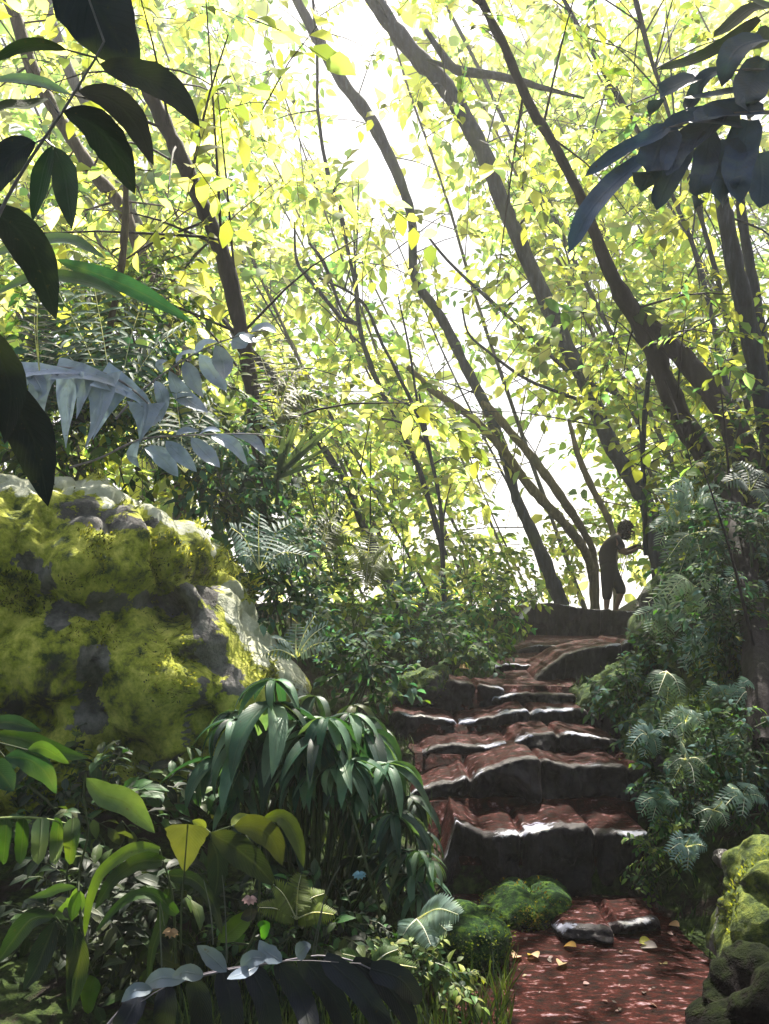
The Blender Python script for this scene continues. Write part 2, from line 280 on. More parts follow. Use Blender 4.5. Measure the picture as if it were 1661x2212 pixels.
# ------------------------------------------------------------------ rocks
from mathutils.bvhtree import BVHTree
BVHS=[]
def surf(u,v,dmax=30):
    r=P(u,v,1.0)-np.array((0,0,EYE)); d=2.2; best=dmax
    while d<dmax:
        p=np.array((0,0,EYE))+r*d
        if ground(p[0],d)>=p[2]: best=d; break
        d+=.06
    L=np.linalg.norm(r); rv=Vector(r/L)
    for t in BVHS:
        h=t.ray_cast(Vector((0,0,EYE)),rv)
        if h[0] is not None: best=min(best,h[3]/L)
    return best
def rock(name,label,cat,sil,d,depth,m,group=None,nseg=64,box=1.0,amp=.05,freq=2.2,seed=0,lean=0.0,crev=None,colf=None):
    """boulder whose outline (px) is given; depth = half thickness in metres"""
    sil=np.array([P(u,v,d+depth*box) for u,v in sil]); lo=sil.min(0); hi=sil.max(0); c=(lo+hi)/2
    ang=np.arctan2(sil[:,2]-c[2],sil[:,0]-c[0]); r=np.hypot(sil[:,2]-c[2],sil[:,0]-c[0]); o=np.argsort(ang); ang=ang[o]; r=r[o]
    ang3=np.concatenate([ang-2*np.pi,ang,ang+2*np.pi]); r3=np.concatenate([r,r,r])
    nth=nseg*2; nph=nseg; th=np.linspace(0,2*np.pi,nth,endpoint=False); R=np.interp(th,ang3,r3)
    k=np.array([1,2,3,2,1])/9; R=np.convolve(np.concatenate([R[-2:],R,R[:2]]),k,'valid')
    ph=np.linspace(-np.pi/2*.985,np.pi/2*.985,nph); cs=np.cos(ph)**box; sn=np.sign(np.sin(ph))*np.abs(np.sin(ph))**(box if box<1 else 1); cs[[0,-1]]*=.5; cs=np.concatenate([[0],cs,[0]]); sn=np.concatenate([[sn[0]],sn,[sn[-1]]]); nph+=2
    v=[]; 
    for i in range(nph):
        for j in range(nth):
            x=c[0]+cs[i]*R[j]*math.cos(th[j]); z=c[2]+cs[i]*R[j]*math.sin(th[j]); y=d+depth+sn[i]*depth+lean*(z-c[2])
            q=Vector((x*freq+seed,y*freq,z*freq)); s=Vector((x-c[0],(y-d-depth),z-c[2])).normalized()
            a=noise.noise(q)*.6+noise.noise(q*2.1)*.45+noise.noise(q*4.7)*.25+noise.noise(q*10)*.13
            a+=(1-abs(noise.noise(q*1.3+Vector((7,3,1))))*4 if abs(noise.noise(q*1.3+Vector((7,3,1))))<.25 else 0)*-.5*(1 if crev else .35)
            vd=noise.voronoi(q*.75+Vector((a*.25,0,a*.2)))[0]; a=a*.85+.25-vd[0]*.55-.45*math.exp(-(vd[1]-vd[0])/.05)
            p=np.array((x,y,z))+np.array(s)*a*amp
            if crev:
                for (cu,cv,cr,cd) in crev:
                    if y<d+depth:
                        uu,vv=proj(p); g=math.exp(-((uu-cu)**2+(vv-cv)**2*1.6)/(cr*cr)); p=p+np.array((0,1,0))*g*cd
            v.append(p)
    f=[(i*nth+j,i*nth+(j+1)%nth,(i+1)*nth+(j+1)%nth,(i+1)*nth+j) for i in range(nph-1) for j in range(nth)]
    mb=MB(); mb.add(v,f,(0,0,0) if colf is None else np.array([colf(*proj(p)) for p in v])); o=mb.build(name,m); BVHS.append(BVHTree.FromPolygons([tuple(q) for q in v],f))
    return tag(o,label,cat,group), np.array(v)
def mossfuzz(v, center, n, mb, L=(.015,.04), pal=((.10,.13,.015),(.2,.22,.03),(.05,.08,.01)), nz=.05, clump=.5, fr=3.0):
    """short moss blades standing on a rock's upper and front faces"""
    idx=rng.integers(0,len(v),n*3); p=v[idx]+rng.normal(size=(len(idx),3))*.012; nn=unit(p-center)
    keep=np.array([noise.noise(Vector(q*fr))+.25*k[2]>clump-.5 for q,k in zip(p,nn)])&(nn[:,1]<.35); p=p[keep][:n]; nn=nn[keep][:n]
    t=unit(nn+rdir(len(p))*.7+np.array((0,-.1,.2)))
    leaves(mb,p,t,unit(rdir(len(p))),rng.uniform(*L,len(p)),rng.uniform(*L,len(p))*.5,.6,pick(pal,len(p)),rows=2,prof='lance')

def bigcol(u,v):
    # crest rim and shoulder patches painted pale as sunlit highlights; grey-violet bare streaks in the second channel
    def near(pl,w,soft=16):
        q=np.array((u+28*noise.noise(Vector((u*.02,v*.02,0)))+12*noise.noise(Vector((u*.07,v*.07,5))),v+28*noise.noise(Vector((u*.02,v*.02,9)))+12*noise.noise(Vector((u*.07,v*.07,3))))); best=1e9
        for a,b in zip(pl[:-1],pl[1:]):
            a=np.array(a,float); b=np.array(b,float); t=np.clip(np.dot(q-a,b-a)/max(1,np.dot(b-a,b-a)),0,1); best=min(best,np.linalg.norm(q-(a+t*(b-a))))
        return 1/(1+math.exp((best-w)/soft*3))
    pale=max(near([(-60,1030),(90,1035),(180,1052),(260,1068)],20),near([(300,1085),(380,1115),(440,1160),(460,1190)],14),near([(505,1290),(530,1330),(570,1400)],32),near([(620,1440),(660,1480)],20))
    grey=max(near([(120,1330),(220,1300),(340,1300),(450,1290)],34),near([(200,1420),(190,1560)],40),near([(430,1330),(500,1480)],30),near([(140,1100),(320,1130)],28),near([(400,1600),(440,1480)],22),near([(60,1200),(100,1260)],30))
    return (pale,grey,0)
BIG=[(-420,1060),(-200,1020),(0,1018),(90,1028),(210,1050),(330,1082),(420,1130),(465,1180),(480,1240),(520,1290),(556,1350),(590,1400),(640,1440),(685,1500),(660,1560),(590,1620),(500,1690),(400,1740),(200,1780),(-100,1780),(-420,1700),(-560,1400)]
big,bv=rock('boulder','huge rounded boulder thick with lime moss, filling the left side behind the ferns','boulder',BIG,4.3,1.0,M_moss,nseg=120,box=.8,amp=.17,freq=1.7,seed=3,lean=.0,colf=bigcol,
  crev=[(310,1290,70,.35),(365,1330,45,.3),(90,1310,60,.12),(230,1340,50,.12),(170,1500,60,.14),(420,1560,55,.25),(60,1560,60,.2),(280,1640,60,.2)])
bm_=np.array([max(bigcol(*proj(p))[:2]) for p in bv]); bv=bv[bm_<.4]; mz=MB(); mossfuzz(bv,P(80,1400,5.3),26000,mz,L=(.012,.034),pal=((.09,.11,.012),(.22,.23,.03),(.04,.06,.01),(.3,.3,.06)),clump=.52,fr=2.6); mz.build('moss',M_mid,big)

M_slab=None
def slab_mat():
    m,nt=mat('step_stone_and_red_earth'); n=N_(nt); out=n('OutputMaterial'); b=n('BsdfPrincipled'); n.link(b.outputs[0],out.inputs[0]); b.inputs['Specular IOR Level'].default_value=.4
    tc=n('TexCoord'); n1=n('TexNoise'); n1.inputs['Scale'].default_value=4; n1.inputs['Detail'].default_value=9; n1.inputs['Roughness'].default_value=.68; n.link(tc.outputs['Object'],n1.inputs['Vector'])
    mp=n('Mapping'); mp.inputs['Scale'].default_value=(1,2.2,1); n.link(tc.outputs['Object'],mp.inputs[0]); n2=n('TexNoise'); n2.inputs['Scale'].default_value=15; n2.inputs['Detail'].default_value=7; n2.inputs['Roughness'].default_value=.7; n.link(mp.outputs[0],n2.inputs['Vector'])
    st=ramp(n,[(.3,(.006,.004,.007)),(.52,(.017,.012,.018)),(.75,(.05,.036,.045))]); n.link(n1.outputs[0],st.inputs[0])
    so=ramp(n,[(.38,(.005,.0015,.001)),(.5,(.024,.0035,.002)),(.57,(.05,.008,.005)),(.61,(.16,.08,.08)),(.7,(.32,.24,.28))]); n.link(n2.outputs[0],so.inputs[0])
    at=n('Attribute'); at.attribute_name='col'; sc=n('SeparateColor'); n.link(at.outputs['Color'],sc.inputs[0])
    def mk(o,k,lo,w):
        a=n('Math',operation='MULTIPLY_ADD'); n.link(n2.outputs[0],a.inputs[0]); a.inputs[1].default_value=k; n.link(o,a.inputs[2]); r_=n('MapRange'); r_.inputs[1].default_value=lo; r_.inputs[2].default_value=lo+w; n.link(a.outputs[0],r_.inputs[0]); return r_.outputs[0]
    sm=mk(sc.outputs[1],.8,.85,.1); sr=n('MapRange'); sr.inputs[3].default_value=.45; sr.inputs[4].default_value=.06; n.link(sm,sr.inputs[0]); n.link(sr.outputs[0],b.inputs['Specular IOR Level'])
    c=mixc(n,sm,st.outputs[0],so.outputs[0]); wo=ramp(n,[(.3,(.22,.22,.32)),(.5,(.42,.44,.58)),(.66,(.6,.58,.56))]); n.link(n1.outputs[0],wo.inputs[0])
    c=mixc(n,mk(sc.outputs[0],3.2,2.3,.25),c,wo.outputs[0]); n.link(c,b.inputs['Base Color'])  # blue-white sky highlight painted into the colour along the step lips
    ro=n('MapRange'); ro.inputs[1].default_value=.35; ro.inputs[2].default_value=.65; ro.inputs[3].default_value=.35; ro.inputs[4].default_value=.85; n.link(n2.outputs[0],ro.inputs[0]); n.link(ro.outputs[0],b.inputs['Roughness'])
    h=n('Math',operation='MULTIPLY_ADD'); n.link(n2.outputs[0],h.inputs[0]); h.inputs[1].default_value=.45; n.link(n1.outputs[0],h.inputs[2])
    bp=n('Bump'); bp.inputs['Strength'].default_value=.8; bp.inputs['Distance'].default_value=.04; n.link(h.outputs[0],bp.inputs['Height']); n.link(bp.outputs[0],b.inputs['Normal']); return m
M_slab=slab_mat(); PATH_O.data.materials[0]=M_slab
def slab(label,lip,vbase,d,back,seed=0.0,lip_shine=1.0,m=None,name='stone_step',cat='step',group='stone steps climbing the red path',ncol=110,tilt=.02,thick=.05):
    ncol=170; lip=np.array(lip,float); us=np.linspace(lip[0,0],lip[-1,0],ncol); vs=np.interp(us,lip[:,0],lip[:,1]); zb=P(0,vbase,d)[2]; mb=MB(); NR=44; V=[];C=[]
    zbm=min(zb,P(0,vs.max(),d)[2]-.04)
    xa=P(us[0],0,d)[0]; jx=[xa]; jo=[]
    while jx[-1]<P(us[-1],0,d)[0]: jx.append(jx[-1]+U(.28,.6)*d/5); jo.append((U(-.05,.05),U(-.014,.014)))
    jo.append((0,0))
    for i,(u,v) in enumerate(zip(us,vs)):
        x,_,zt=P(u,v,d); e=min(1,min(i,ncol-1-i)/7); e=math.sin(e*math.pi/2)**.6 if e>0 else .02
        nf=noise.noise(Vector((x*3.1+seed,seed,0)))*.09+noise.noise(Vector((x*9+seed,seed,3)))*.035+noise.noise(Vector((x*25,seed,3)))*.012
        ji=max(0,int(np.searchsorted(jx,x)-1)); jd=min(abs(x-q_) for q_ in jx[1:]+[1e3]); jn=math.exp(-(jd/.022)**2); nf+=jo[min(ji,len(jo)-1)][0]+jn*.07; zt+=jo[min(ji,len(jo)-1)][1]-jn*.035
        wv=max(.0,min(1.4,.62+3.2*noise.noise(Vector((x*3.1+seed,7,seed)))-jn)) ; wsp=max(0,noise.noise(Vector((x*2.7+seed,17,seed)))-.05)*3
        zt+=noise.noise(Vector((x*11+seed,2,seed)))*.012+noise.noise(Vector((x*30+seed,2,seed)))*.006
        yf=d+nf; zc=(zt+zbm)/2; yc=d+back/2
        for j in range(NR):
            t=j/NR; cr=0;cg=0
            if t<.42:                                    # tread from back to lip
                k=t/.42; k2=1-(1-k)**1.6; y=d+back+(yf-d-back)*k2; z=zt+tilt*(1-k2)*1.0+noise.noise(Vector((x*6,y*6,seed)))*.018*(1-k2)**.3
                cg=min(1,(1-k2)*3.2+.1); cr=max(0,1-abs(1-k2)*(5.5 if wsp<.1 else 2.2))*lip_shine*wv
            elif t<.5: k=(t-.42)/.08; a=k*math.pi/2; y=yf-.018*math.sin(a); z=zt-.022*(1-math.cos(a)); cr=(1-k*.75)*lip_shine*wv
            elif t<.88:                                  # riser
                k=(t-.5)/.38; z=zt-.022+(zbm-zt+.022)*k; q=Vector((x*5+seed,z*5,seed)); y=yf-.018+.06*k+(noise.noise(q)*.09+noise.noise(q*2.9)*.05)*math.sin(k*3.14)+noise.noise(q*7)*.015; cr=max(0,.25-k)*lip_shine*wv; cg=.25*k
            else: k=(t-.88)/.12; y=d+.05+(back-.05)*k; z=zbm+(zt-zbm)*k*.6-.02
            V.append((x,yc+(y-yc)*e,zc+(z-zc)*e)); C.append((cr,cg,0))
    f=[(i*NR+j,(i+1)*NR+j,(i+1)*NR+(j+1)%NR,i*NR+(j+1)%NR) for i in range(ncol-1) for j in range(NR)]
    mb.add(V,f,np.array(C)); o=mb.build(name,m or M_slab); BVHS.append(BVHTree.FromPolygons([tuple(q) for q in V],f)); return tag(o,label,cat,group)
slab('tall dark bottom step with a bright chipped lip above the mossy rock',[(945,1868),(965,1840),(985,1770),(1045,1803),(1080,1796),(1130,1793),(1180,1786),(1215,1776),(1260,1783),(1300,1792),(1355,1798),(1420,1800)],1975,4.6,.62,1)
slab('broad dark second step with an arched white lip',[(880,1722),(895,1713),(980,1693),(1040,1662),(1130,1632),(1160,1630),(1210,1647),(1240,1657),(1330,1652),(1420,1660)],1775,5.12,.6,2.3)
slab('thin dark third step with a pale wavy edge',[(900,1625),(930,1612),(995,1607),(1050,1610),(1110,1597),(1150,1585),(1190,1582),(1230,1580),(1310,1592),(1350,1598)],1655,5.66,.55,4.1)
slab('long dark fourth step, its left end sunlit cream and orange',[(835,1540),(860,1542),(955,1555),(1005,1557),(1060,1547),(1130,1532),(1180,1535),(1260,1532),(1320,1540)],1605,6.16,.6,5.7,lip_shine=1.3)
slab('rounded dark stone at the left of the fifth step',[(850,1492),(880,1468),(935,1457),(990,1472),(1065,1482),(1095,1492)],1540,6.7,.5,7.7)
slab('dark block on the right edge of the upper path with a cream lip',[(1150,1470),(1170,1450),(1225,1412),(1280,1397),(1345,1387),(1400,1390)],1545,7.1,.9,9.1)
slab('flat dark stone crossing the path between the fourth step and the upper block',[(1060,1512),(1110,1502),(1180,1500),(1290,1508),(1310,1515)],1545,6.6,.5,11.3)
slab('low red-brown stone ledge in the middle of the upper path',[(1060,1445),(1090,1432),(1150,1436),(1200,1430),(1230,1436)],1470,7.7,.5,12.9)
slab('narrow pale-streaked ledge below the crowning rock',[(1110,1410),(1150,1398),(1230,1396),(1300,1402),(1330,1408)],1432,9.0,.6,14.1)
slab('flat pale-edged slab lying in the red path just below the steps',[(1200,2003),(1220,1996),(1290,1994),(1360,1998),(1420,1999),(1450,2004)],2030,3.95,.3,15.7,lip_shine=1.3,thick=.03)
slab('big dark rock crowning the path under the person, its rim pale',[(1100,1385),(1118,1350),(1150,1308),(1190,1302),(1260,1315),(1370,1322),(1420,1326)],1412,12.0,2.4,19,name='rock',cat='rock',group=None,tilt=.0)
mz=None
def mossrock(label,sil,d,dp,m=M_moss2,n=5000,amp=.13,box=.75,seed=1,pal=((.03,.06,.012),(.08,.13,.02),(.16,.2,.03)),clump=.5,freq=2.4,L=(.01,.028)):
    o,v=rock('mossy_rock',label,'rock',sil,d,dp,m,nseg=54,box=box,amp=amp,freq=freq,seed=seed); mb=MB(); c=v.mean(0)
    mossfuzz(v,c,n//3,mb,L=L,pal=pal,clump=clump,fr=4)
    if mb.n>200: mb.build('moss',M_mid,o)
    return v
mossrock('low rock with orange and green moss at the foot of the tall step',[(1030,1970),(1075,1938),(1150,1930),(1225,1932),(1245,1952),(1190,1985),(1130,1998),(1040,1988)],4.05,.3,m=M_lowmoss,amp=.05,seed=5,clump=.55,n=3500,pal=((.02,.04,.01),(.05,.09,.015),(.14,.10,.02)))
mossrock('rounded rock with a bright green top beside the lower path',[(900,2010),(950,1978),(1030,1972),(1080,1992),(1095,2035),(1070,2085),(1000,2120),(900,2100)],3.5,.26,m=M_lowmoss,amp=.05,seed=9,clump=.55,n=3000,pal=((.02,.04,.01),(.06,.1,.015),(.12,.17,.02)))
mossrock('domed boulder with sunlit moss at the lower right edge',[(1572,2040),(1580,1960),(1606,1895),(1650,1862),(1740,1850),(1820,1950),(1800,2100),(1600,2110),(1550,2080)],3.3,.35,m=M_moss3,seed=12,pal=((.05,.08,.012),(.11,.14,.02),(.2,.22,.04)),clump=.5,n=7000)
mossrock('dark bare rock in the bottom right corner',[(1570,2250),(1585,2180),(1620,2130),(1661,2080),(1760,2100),(1800,2260),(1600,2300),(1510,2290)],2.75,.22,m=M_crock,seed=15,clump=.99,n=10)
mossrock('tall mossy outcrop rising straight from the right of the steps',[(1368,1900),(1362,1760),(1372,1640),(1410,1560),(1470,1510),(1560,1490),(1680,1500),(1800,1700),(1780,1960),(1500,1960),(1390,1940)],4.7,.8,seed=18,n=14000,amp=.16,freq=1.9,clump=.5,L=(.012,.035))
mossrock('angular mossy rock on the bank beside the upper steps',[(1262,1560),(1275,1490),(1330,1440),(1420,1420),(1500,1440),(1520,1560),(1450,1640),(1340,1640),(1280,1620)],6.0,.5,seed=22,n=7000,amp=.12,freq=2.2,clump=.55)
mossrock('dark leaning rock high on the right bank',[(1400,1440),(1420,1300),(1480,1210),(1580,1180),(1700,1200),(1750,1400),(1650,1500),(1480,1500)],6.6,.8,seed=25,n=7000,amp=.15,freq=1.6,clump=.55)
mossrock('low dark rock in the undergrowth left of the upper steps',[(840,1520),(850,1480),(900,1455),(960,1450),(965,1480),(930,1520),(880,1535)],6.5,.3,seed=31,n=1500)
mossrock('small wet rock with a white glint on the right bank',[(1540,1850),(1560,1835),(1610,1835),(1640,1860),(1630,1890),(1570,1885)],3.9,.12,seed=35,n=100,m=M_step,clump=.99)

# ------------------------------------------------------------------ trees
TREEH=[]      # hosts for crowns: (empty, pts, kind)
def trunk(name,label,pts,m=M_bark,group=None,cat='tree',rscale=.8,extra=(),crown=0,leaf=(.15,.28),pal=None,cm=None,spread=.9,sides=10,branches=True):
    """pts top->base as (u,v,d,width px)"""
    q=np.array([[*P(u,v,d),wd/F*d/2] for u,v,d,wd in pts]); n=max(10,len(pts)*6); sp=spline(q,n)
    ln=np.linalg.norm(q[-1,:3]-q[0,:3]); j=np.cumsum(rng.normal(size=(n,3))*.0035*min(ln,8)/8,0); j-=np.linspace(0,1,n)[:,None]*j[-1]; sp[:,:3]+=j
    e=thing(name,label,cat,sp[-1,:3],group); mb=MB(); rad=np.maximum(sp[:,3],.004)*rscale*(1+.07*np.sin(np.arange(n)*1.7+U(0,6))+.05*rng.normal(size=n))
    tube(mb,sp[:,:3],rad,sides,rough=.06)
    for ex in extra:
        qe=np.array([[*P(u,v,d),wd/F*d/2] for u,v,d,wd in ex]); se=spline(qe,max(8,len(ex)*5)); tube(mb,se[:,:3],np.maximum(se[:,3],.003),7,rough=.08)
    mb.build('trunk',m,e)
    TREEH.append(dict(e=e,pts=sp,crown=crown,leaf=leaf,pal=pal,m=m,cm=cm,spread=spread,branches=branches)); return e
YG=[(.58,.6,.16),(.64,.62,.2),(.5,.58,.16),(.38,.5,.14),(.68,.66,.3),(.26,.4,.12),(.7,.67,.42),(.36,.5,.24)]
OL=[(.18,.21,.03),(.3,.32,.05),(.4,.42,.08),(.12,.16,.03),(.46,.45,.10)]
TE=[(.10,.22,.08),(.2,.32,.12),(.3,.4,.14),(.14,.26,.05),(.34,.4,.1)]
G1='named leaning trunks'
trunk('tree','dark straight trunk with a lilac sunlit edge, rising from behind the big boulder',[(285,120,7,34),(345,240,7,42),(400,360,7,42),(450,470,7,42),(490,580,7,46),(515,700,7,42),(535,800,7,40),(550,920,7,38),(567,1060,7,36),(575,1220,7,40)],m=M_barkd,crown=26,pal=OL+YG,leaf=(.14,.25))
trunk('tree','brown-grey trunk slanting down from the top left corner behind the big leaves',[(-5,-60,9,34),(20,0,9,36),(70,150,9,36),(130,260,9,34),(200,370,9,34),(262,450,9,34),(310,560,9,32),(345,650,9,30),(372,730,9,28),(385,900,9,30),(390,1200,9,34)],m=M_bark2,crown=30,pal=OL+YG,leaf=(.15,.26))
trunk('tree','pale teal trunk behind the hanging leaves near the top left',[(90,-40,15,26),(115,60,15,28),(150,160,15,28),(205,270,15,24),(260,400,15,24),(330,560,15,22),(400,760,15,22),(470,1000,15,24),(520,1200,15,26)],m=M_bark3,crown=26,pal=TE)
trunk('tree','thin knotty brown stem standing upright behind the palm fronds on the left',[(272,395,6.5,14),(272,470,6.5,20),(262,580,6.5,18),(240,690,6.5,18),(222,780,6.5,17),(214,860,6.5,18),(205,960,6.5,20),(200,1150,6.5,22)],m=M_bark2,crown=8,pal=OL,leaf=(.08,.14),spread=.5)
trunk('tree','long grey trunk with a sharp kink, crossing the brightest gap in the canopy',[(610,-60,15,22),(690,90,15,30),(740,180,15,32),(800,260,15,34),(860,390,15,28),(888,480,15,24),(896,600,15,24),(950,680,15,26),(1010,800,15,28),(1060,900,15,30),(1090,980,15,28),(1115,1070,15,28),(1150,1150,15,32),(1185,1230,15,38),(1215,1310,15,46)],crown=26,pal=YG)
trunk('tree','thick grey trunk running from top centre down to the right bank behind the person',[(770,-60,12.5,40),(820,20,12.5,42),(880,100,12.5,44),(960,190,12.5,46),(1040,330,12.5,44),(1080,430,12.5,40),(1130,540,12.5,40),(1180,650,12.5,42),(1235,770,12.5,42),(1280,860,12.5,42),(1320,960,12.5,42),(1370,1040,12.5,44),(1405,1110,12.5,48),(1430,1250,12.5,55)],
   extra=[[(920,66,12.4,10),(965,130,12.3,18),(990,152,12.2,20),(1045,160,12.1,18),(1110,172,12,16),(1180,192,12,11),(1262,212,12,5)],[(920,128,12.4,8),(960,142,12.3,10),(998,154,12.2,12)],
          [(920,505,12.5,5),(960,555,12.5,6),(1010,605,12.4,7),(1060,650,12.3,8),(1110,695,12.3,7),(1170,750,12.4,8),(1225,800,12.5,10)],[(998,665,12.5,4),(1012,720,12.5,5),(1055,760,12.4,6),(1130,815,12.4,7),(1200,845,12.5,7),(1275,872,12.5,9)],
          [(1255,808,12.5,16),(1285,830,12.3,10),(1340,858,12.2,9),(1375,910,12.2,8),(1385,960,12.3,7)]],crown=34,pal=YG+OL)
trunk('tree','forked dark trunk leaning in from the right bank, its fork filled with green light',m=M_barkd,pts=[(1010,-60,8,20),(1045,10,8,22),(1100,120,8,24),(1150,230,8,26),(1200,320,8,26),(1262,440,8,28),(1305,550,8,34),(1350,640,8,44),(1405,730,8,52),(1445,830,7.9,56),(1495,930,7.8,58),(1555,1020,7.7,60),(1595,1110,surf(1590,1110)-.35,60),(1618,1250,surf(1610,1250)-.35,66),(1640,1420,surf(1630,1420)-.3,78),(1655,1620,surf(1640,1620)-.2,90)],
   extra=[[(1375,680,8,30),(1450,745,7.8,42),(1520,825,7.6,48),(1575,900,7.4,56),(1620,1010,7.3,64),(1680,1150,7.2,70)]],crown=22,pal=OL+TE,leaf=(.08,.15),spread=.7)
trunk('tree','dark upright trunk at the right edge under the blue fronds',[(1520,300,7.6,28),(1560,430,7.6,36),(1585,560,7.6,44),(1612,680,7.6,48),(1640,820,7.6,52),(1670,1000,7.5,58),(1700,1300,7.3,66)],crown=6,pal=OL,leaf=(.08,.15),spread=.6)
trunk('tree','slimmer shadowed trunk tucked beside the upright one on the right edge',[(1590,240,9,20),(1600,440,9,24),(1625,600,9,28),(1650,760,9,30),(1690,1000,9,34)],crown=5,pal=OL,spread=.6)
trunk('tree','low arching olive trunk sweeping down to the left of the person',[(880,792,13.6,14),(915,828,13.6,18),(960,862,13.6,20),(1030,912,13.6,22),(1085,972,13.7,24),(1150,1058,13.9,26),(1215,1125,14.2,27),(1262,1185,14.6,24),(1280,1240,14.9,22),(1284,1330,15,22)],m=M_barko,crown=2,pal=YG)
trunk('tree','rust-brown trunk slanting just above the arching one toward the person',[(1040,868,14.4,12),(1065,888,14.4,18),(1110,942,14.4,22),(1160,1002,14.4,24),(1220,1085,14.4,26),(1262,1150,14.9,20),(1283,1205,15.4,18),(1290,1340,15.6,18)],m=M_barko,crown=3,pal=YG)
trunk('tree','tan curved trunk rising behind the head of the bent person',[(1228,905,16,10),(1248,980,16,16),(1275,1045,16,18),(1300,1095,16,17),(1320,1140,16,16),(1328,1200,16,14),(1330,1340,16,14)],m=M_barko,crown=3,pal=YG)
trunk('tree','slim blue-grey upright stem right of the thick trunk',[(1412,755,8.6,10),(1400,820,8.6,13),(1392,900,8.6,14),(1388,980,8.6,14),(1390,1060,8.6,14),(1395,1200,8.6,14)],crown=3,pal=TE,spread=.5)
trunk('tree','fine dark stem bending down through the sunlit gap left of centre',[(672,-40,12,6),(684,90,12,8),(690,250,12,9),(712,380,12,12),(735,450,12,15),(752,540,12,10),(770,620,12,11),(780,720,12,14),(830,860,12,12),(900,1000,12,14),(960,1200,12,16)],extra=[[(636,480,12,4),(640,560,12,7),(665,600,12,9),(735,685,12,9),(738,690,12,10),(775,700,12,10)],[(668,525,12,6),(700,570,12,9),(738,668,12,7),(776,705,12,8)],[(760,380,12,2),(764,470,12,4),(766,560,12,5),(772,630,12,6)],[(775,380,12,2),(772,480,12,4),(770,560,12,4)]],crown=8,pal=YG)
trunk('tree','dark slanting trunk between the palm fronds and the sunlit clearing',[(480,690,9.5,10),(565,785,9.5,22),(640,880,9.5,22),(700,970,9.5,20),(755,1060,9.5,20),(800,1170,9.5,22),(850,1290,9.5,24),(885,1380,9.5,26)],crown=12,pal=OL+YG,leaf=(.12,.2),spread=.6)
trunk('tree','thin dark crooked stem in the middle of the picture above the clearing',[(690,600,11,6),(780,650,11,8),(830,750,11,9),(880,850,11,10),(915,930,11,12),(935,1010,11,10),(950,1090,11,10),(955,1180,11,12),(960,1300,11,14)],extra=[[(905,850,11,3),(915,905,11,9),(922,945,11,8)],[(800,900,11,3),(870,915,11,5),(925,960,11,6)],[(860,640,11,3),(885,760,11,5),(900,860,11,6),(918,950,11,6)]],crown=8,pal=YG,spread=.5)
trunk('tree','slender dark tree running down from the top right with feathery leaves',[(1190,-50,11,9),(1232,30,11,11),(1280,115,11,12),(1345,225,11,12),(1390,300,11,10),(1440,400,11,10),(1490,520,11,12),(1540,700,11,14),(1600,1000,11,18)],crown=22,pal=TE+OL,leaf=(.12,.22))
trunk('tree','dark twiggy tree in the top right, left of the highest frond',[(1360,-50,10,12),(1385,50,10,14),(1400,110,10,12),(1420,170,10,10),(1450,260,10,10),(1500,420,10,12),(1560,640,10,14),(1620,900,10,16)],crown=22,pal=TE+OL,leaf=(.12,.22))
trunk('tree','thin grey tree parallel to the thick trunk at the top centre right',[(930,-50,17,8),(990,60,17,10),(1050,180,17,10),(1120,330,17,10),(1200,480,17,10),(1280,640,17,12),(1360,800,17,12),(1450,1000,17,14),(1520,1200,17,16)],crown=26,pal=YG+TE)
# far slender trees
GF='slender trees leaning in the sunlit forest'
far_specs=[]
ub=-350
for i in range(58):
    ub=-150+i*46+U(-25,25); ub=ub+190 if 1280<ub<1470 else ub; d=U(16,27); lean=U(.36,.56); v0=1330+U(-10,15); wd=U(7,13)*17/d
    H=U(11,17)*F/d; pts=[]
    bend=U(-.08,.08)
    for k in np.linspace(1,0,7): pts.append((ub+U(-5,5)-lean*H*k-bend*H*k*k,v0-H*k,d,wd*(1.15-.75*k)))
    trunk('slender_tree','slender leaning tree among many alike, far back in the yellow-green light',pts,m=[M_bark,M_bark3,M_bark2][i%3],group=GF,crown=24,pal=[YG,YG,TE,YG+OL][i%4],leaf=(.24,.46),spread=1.5,sides=6,branches=False)
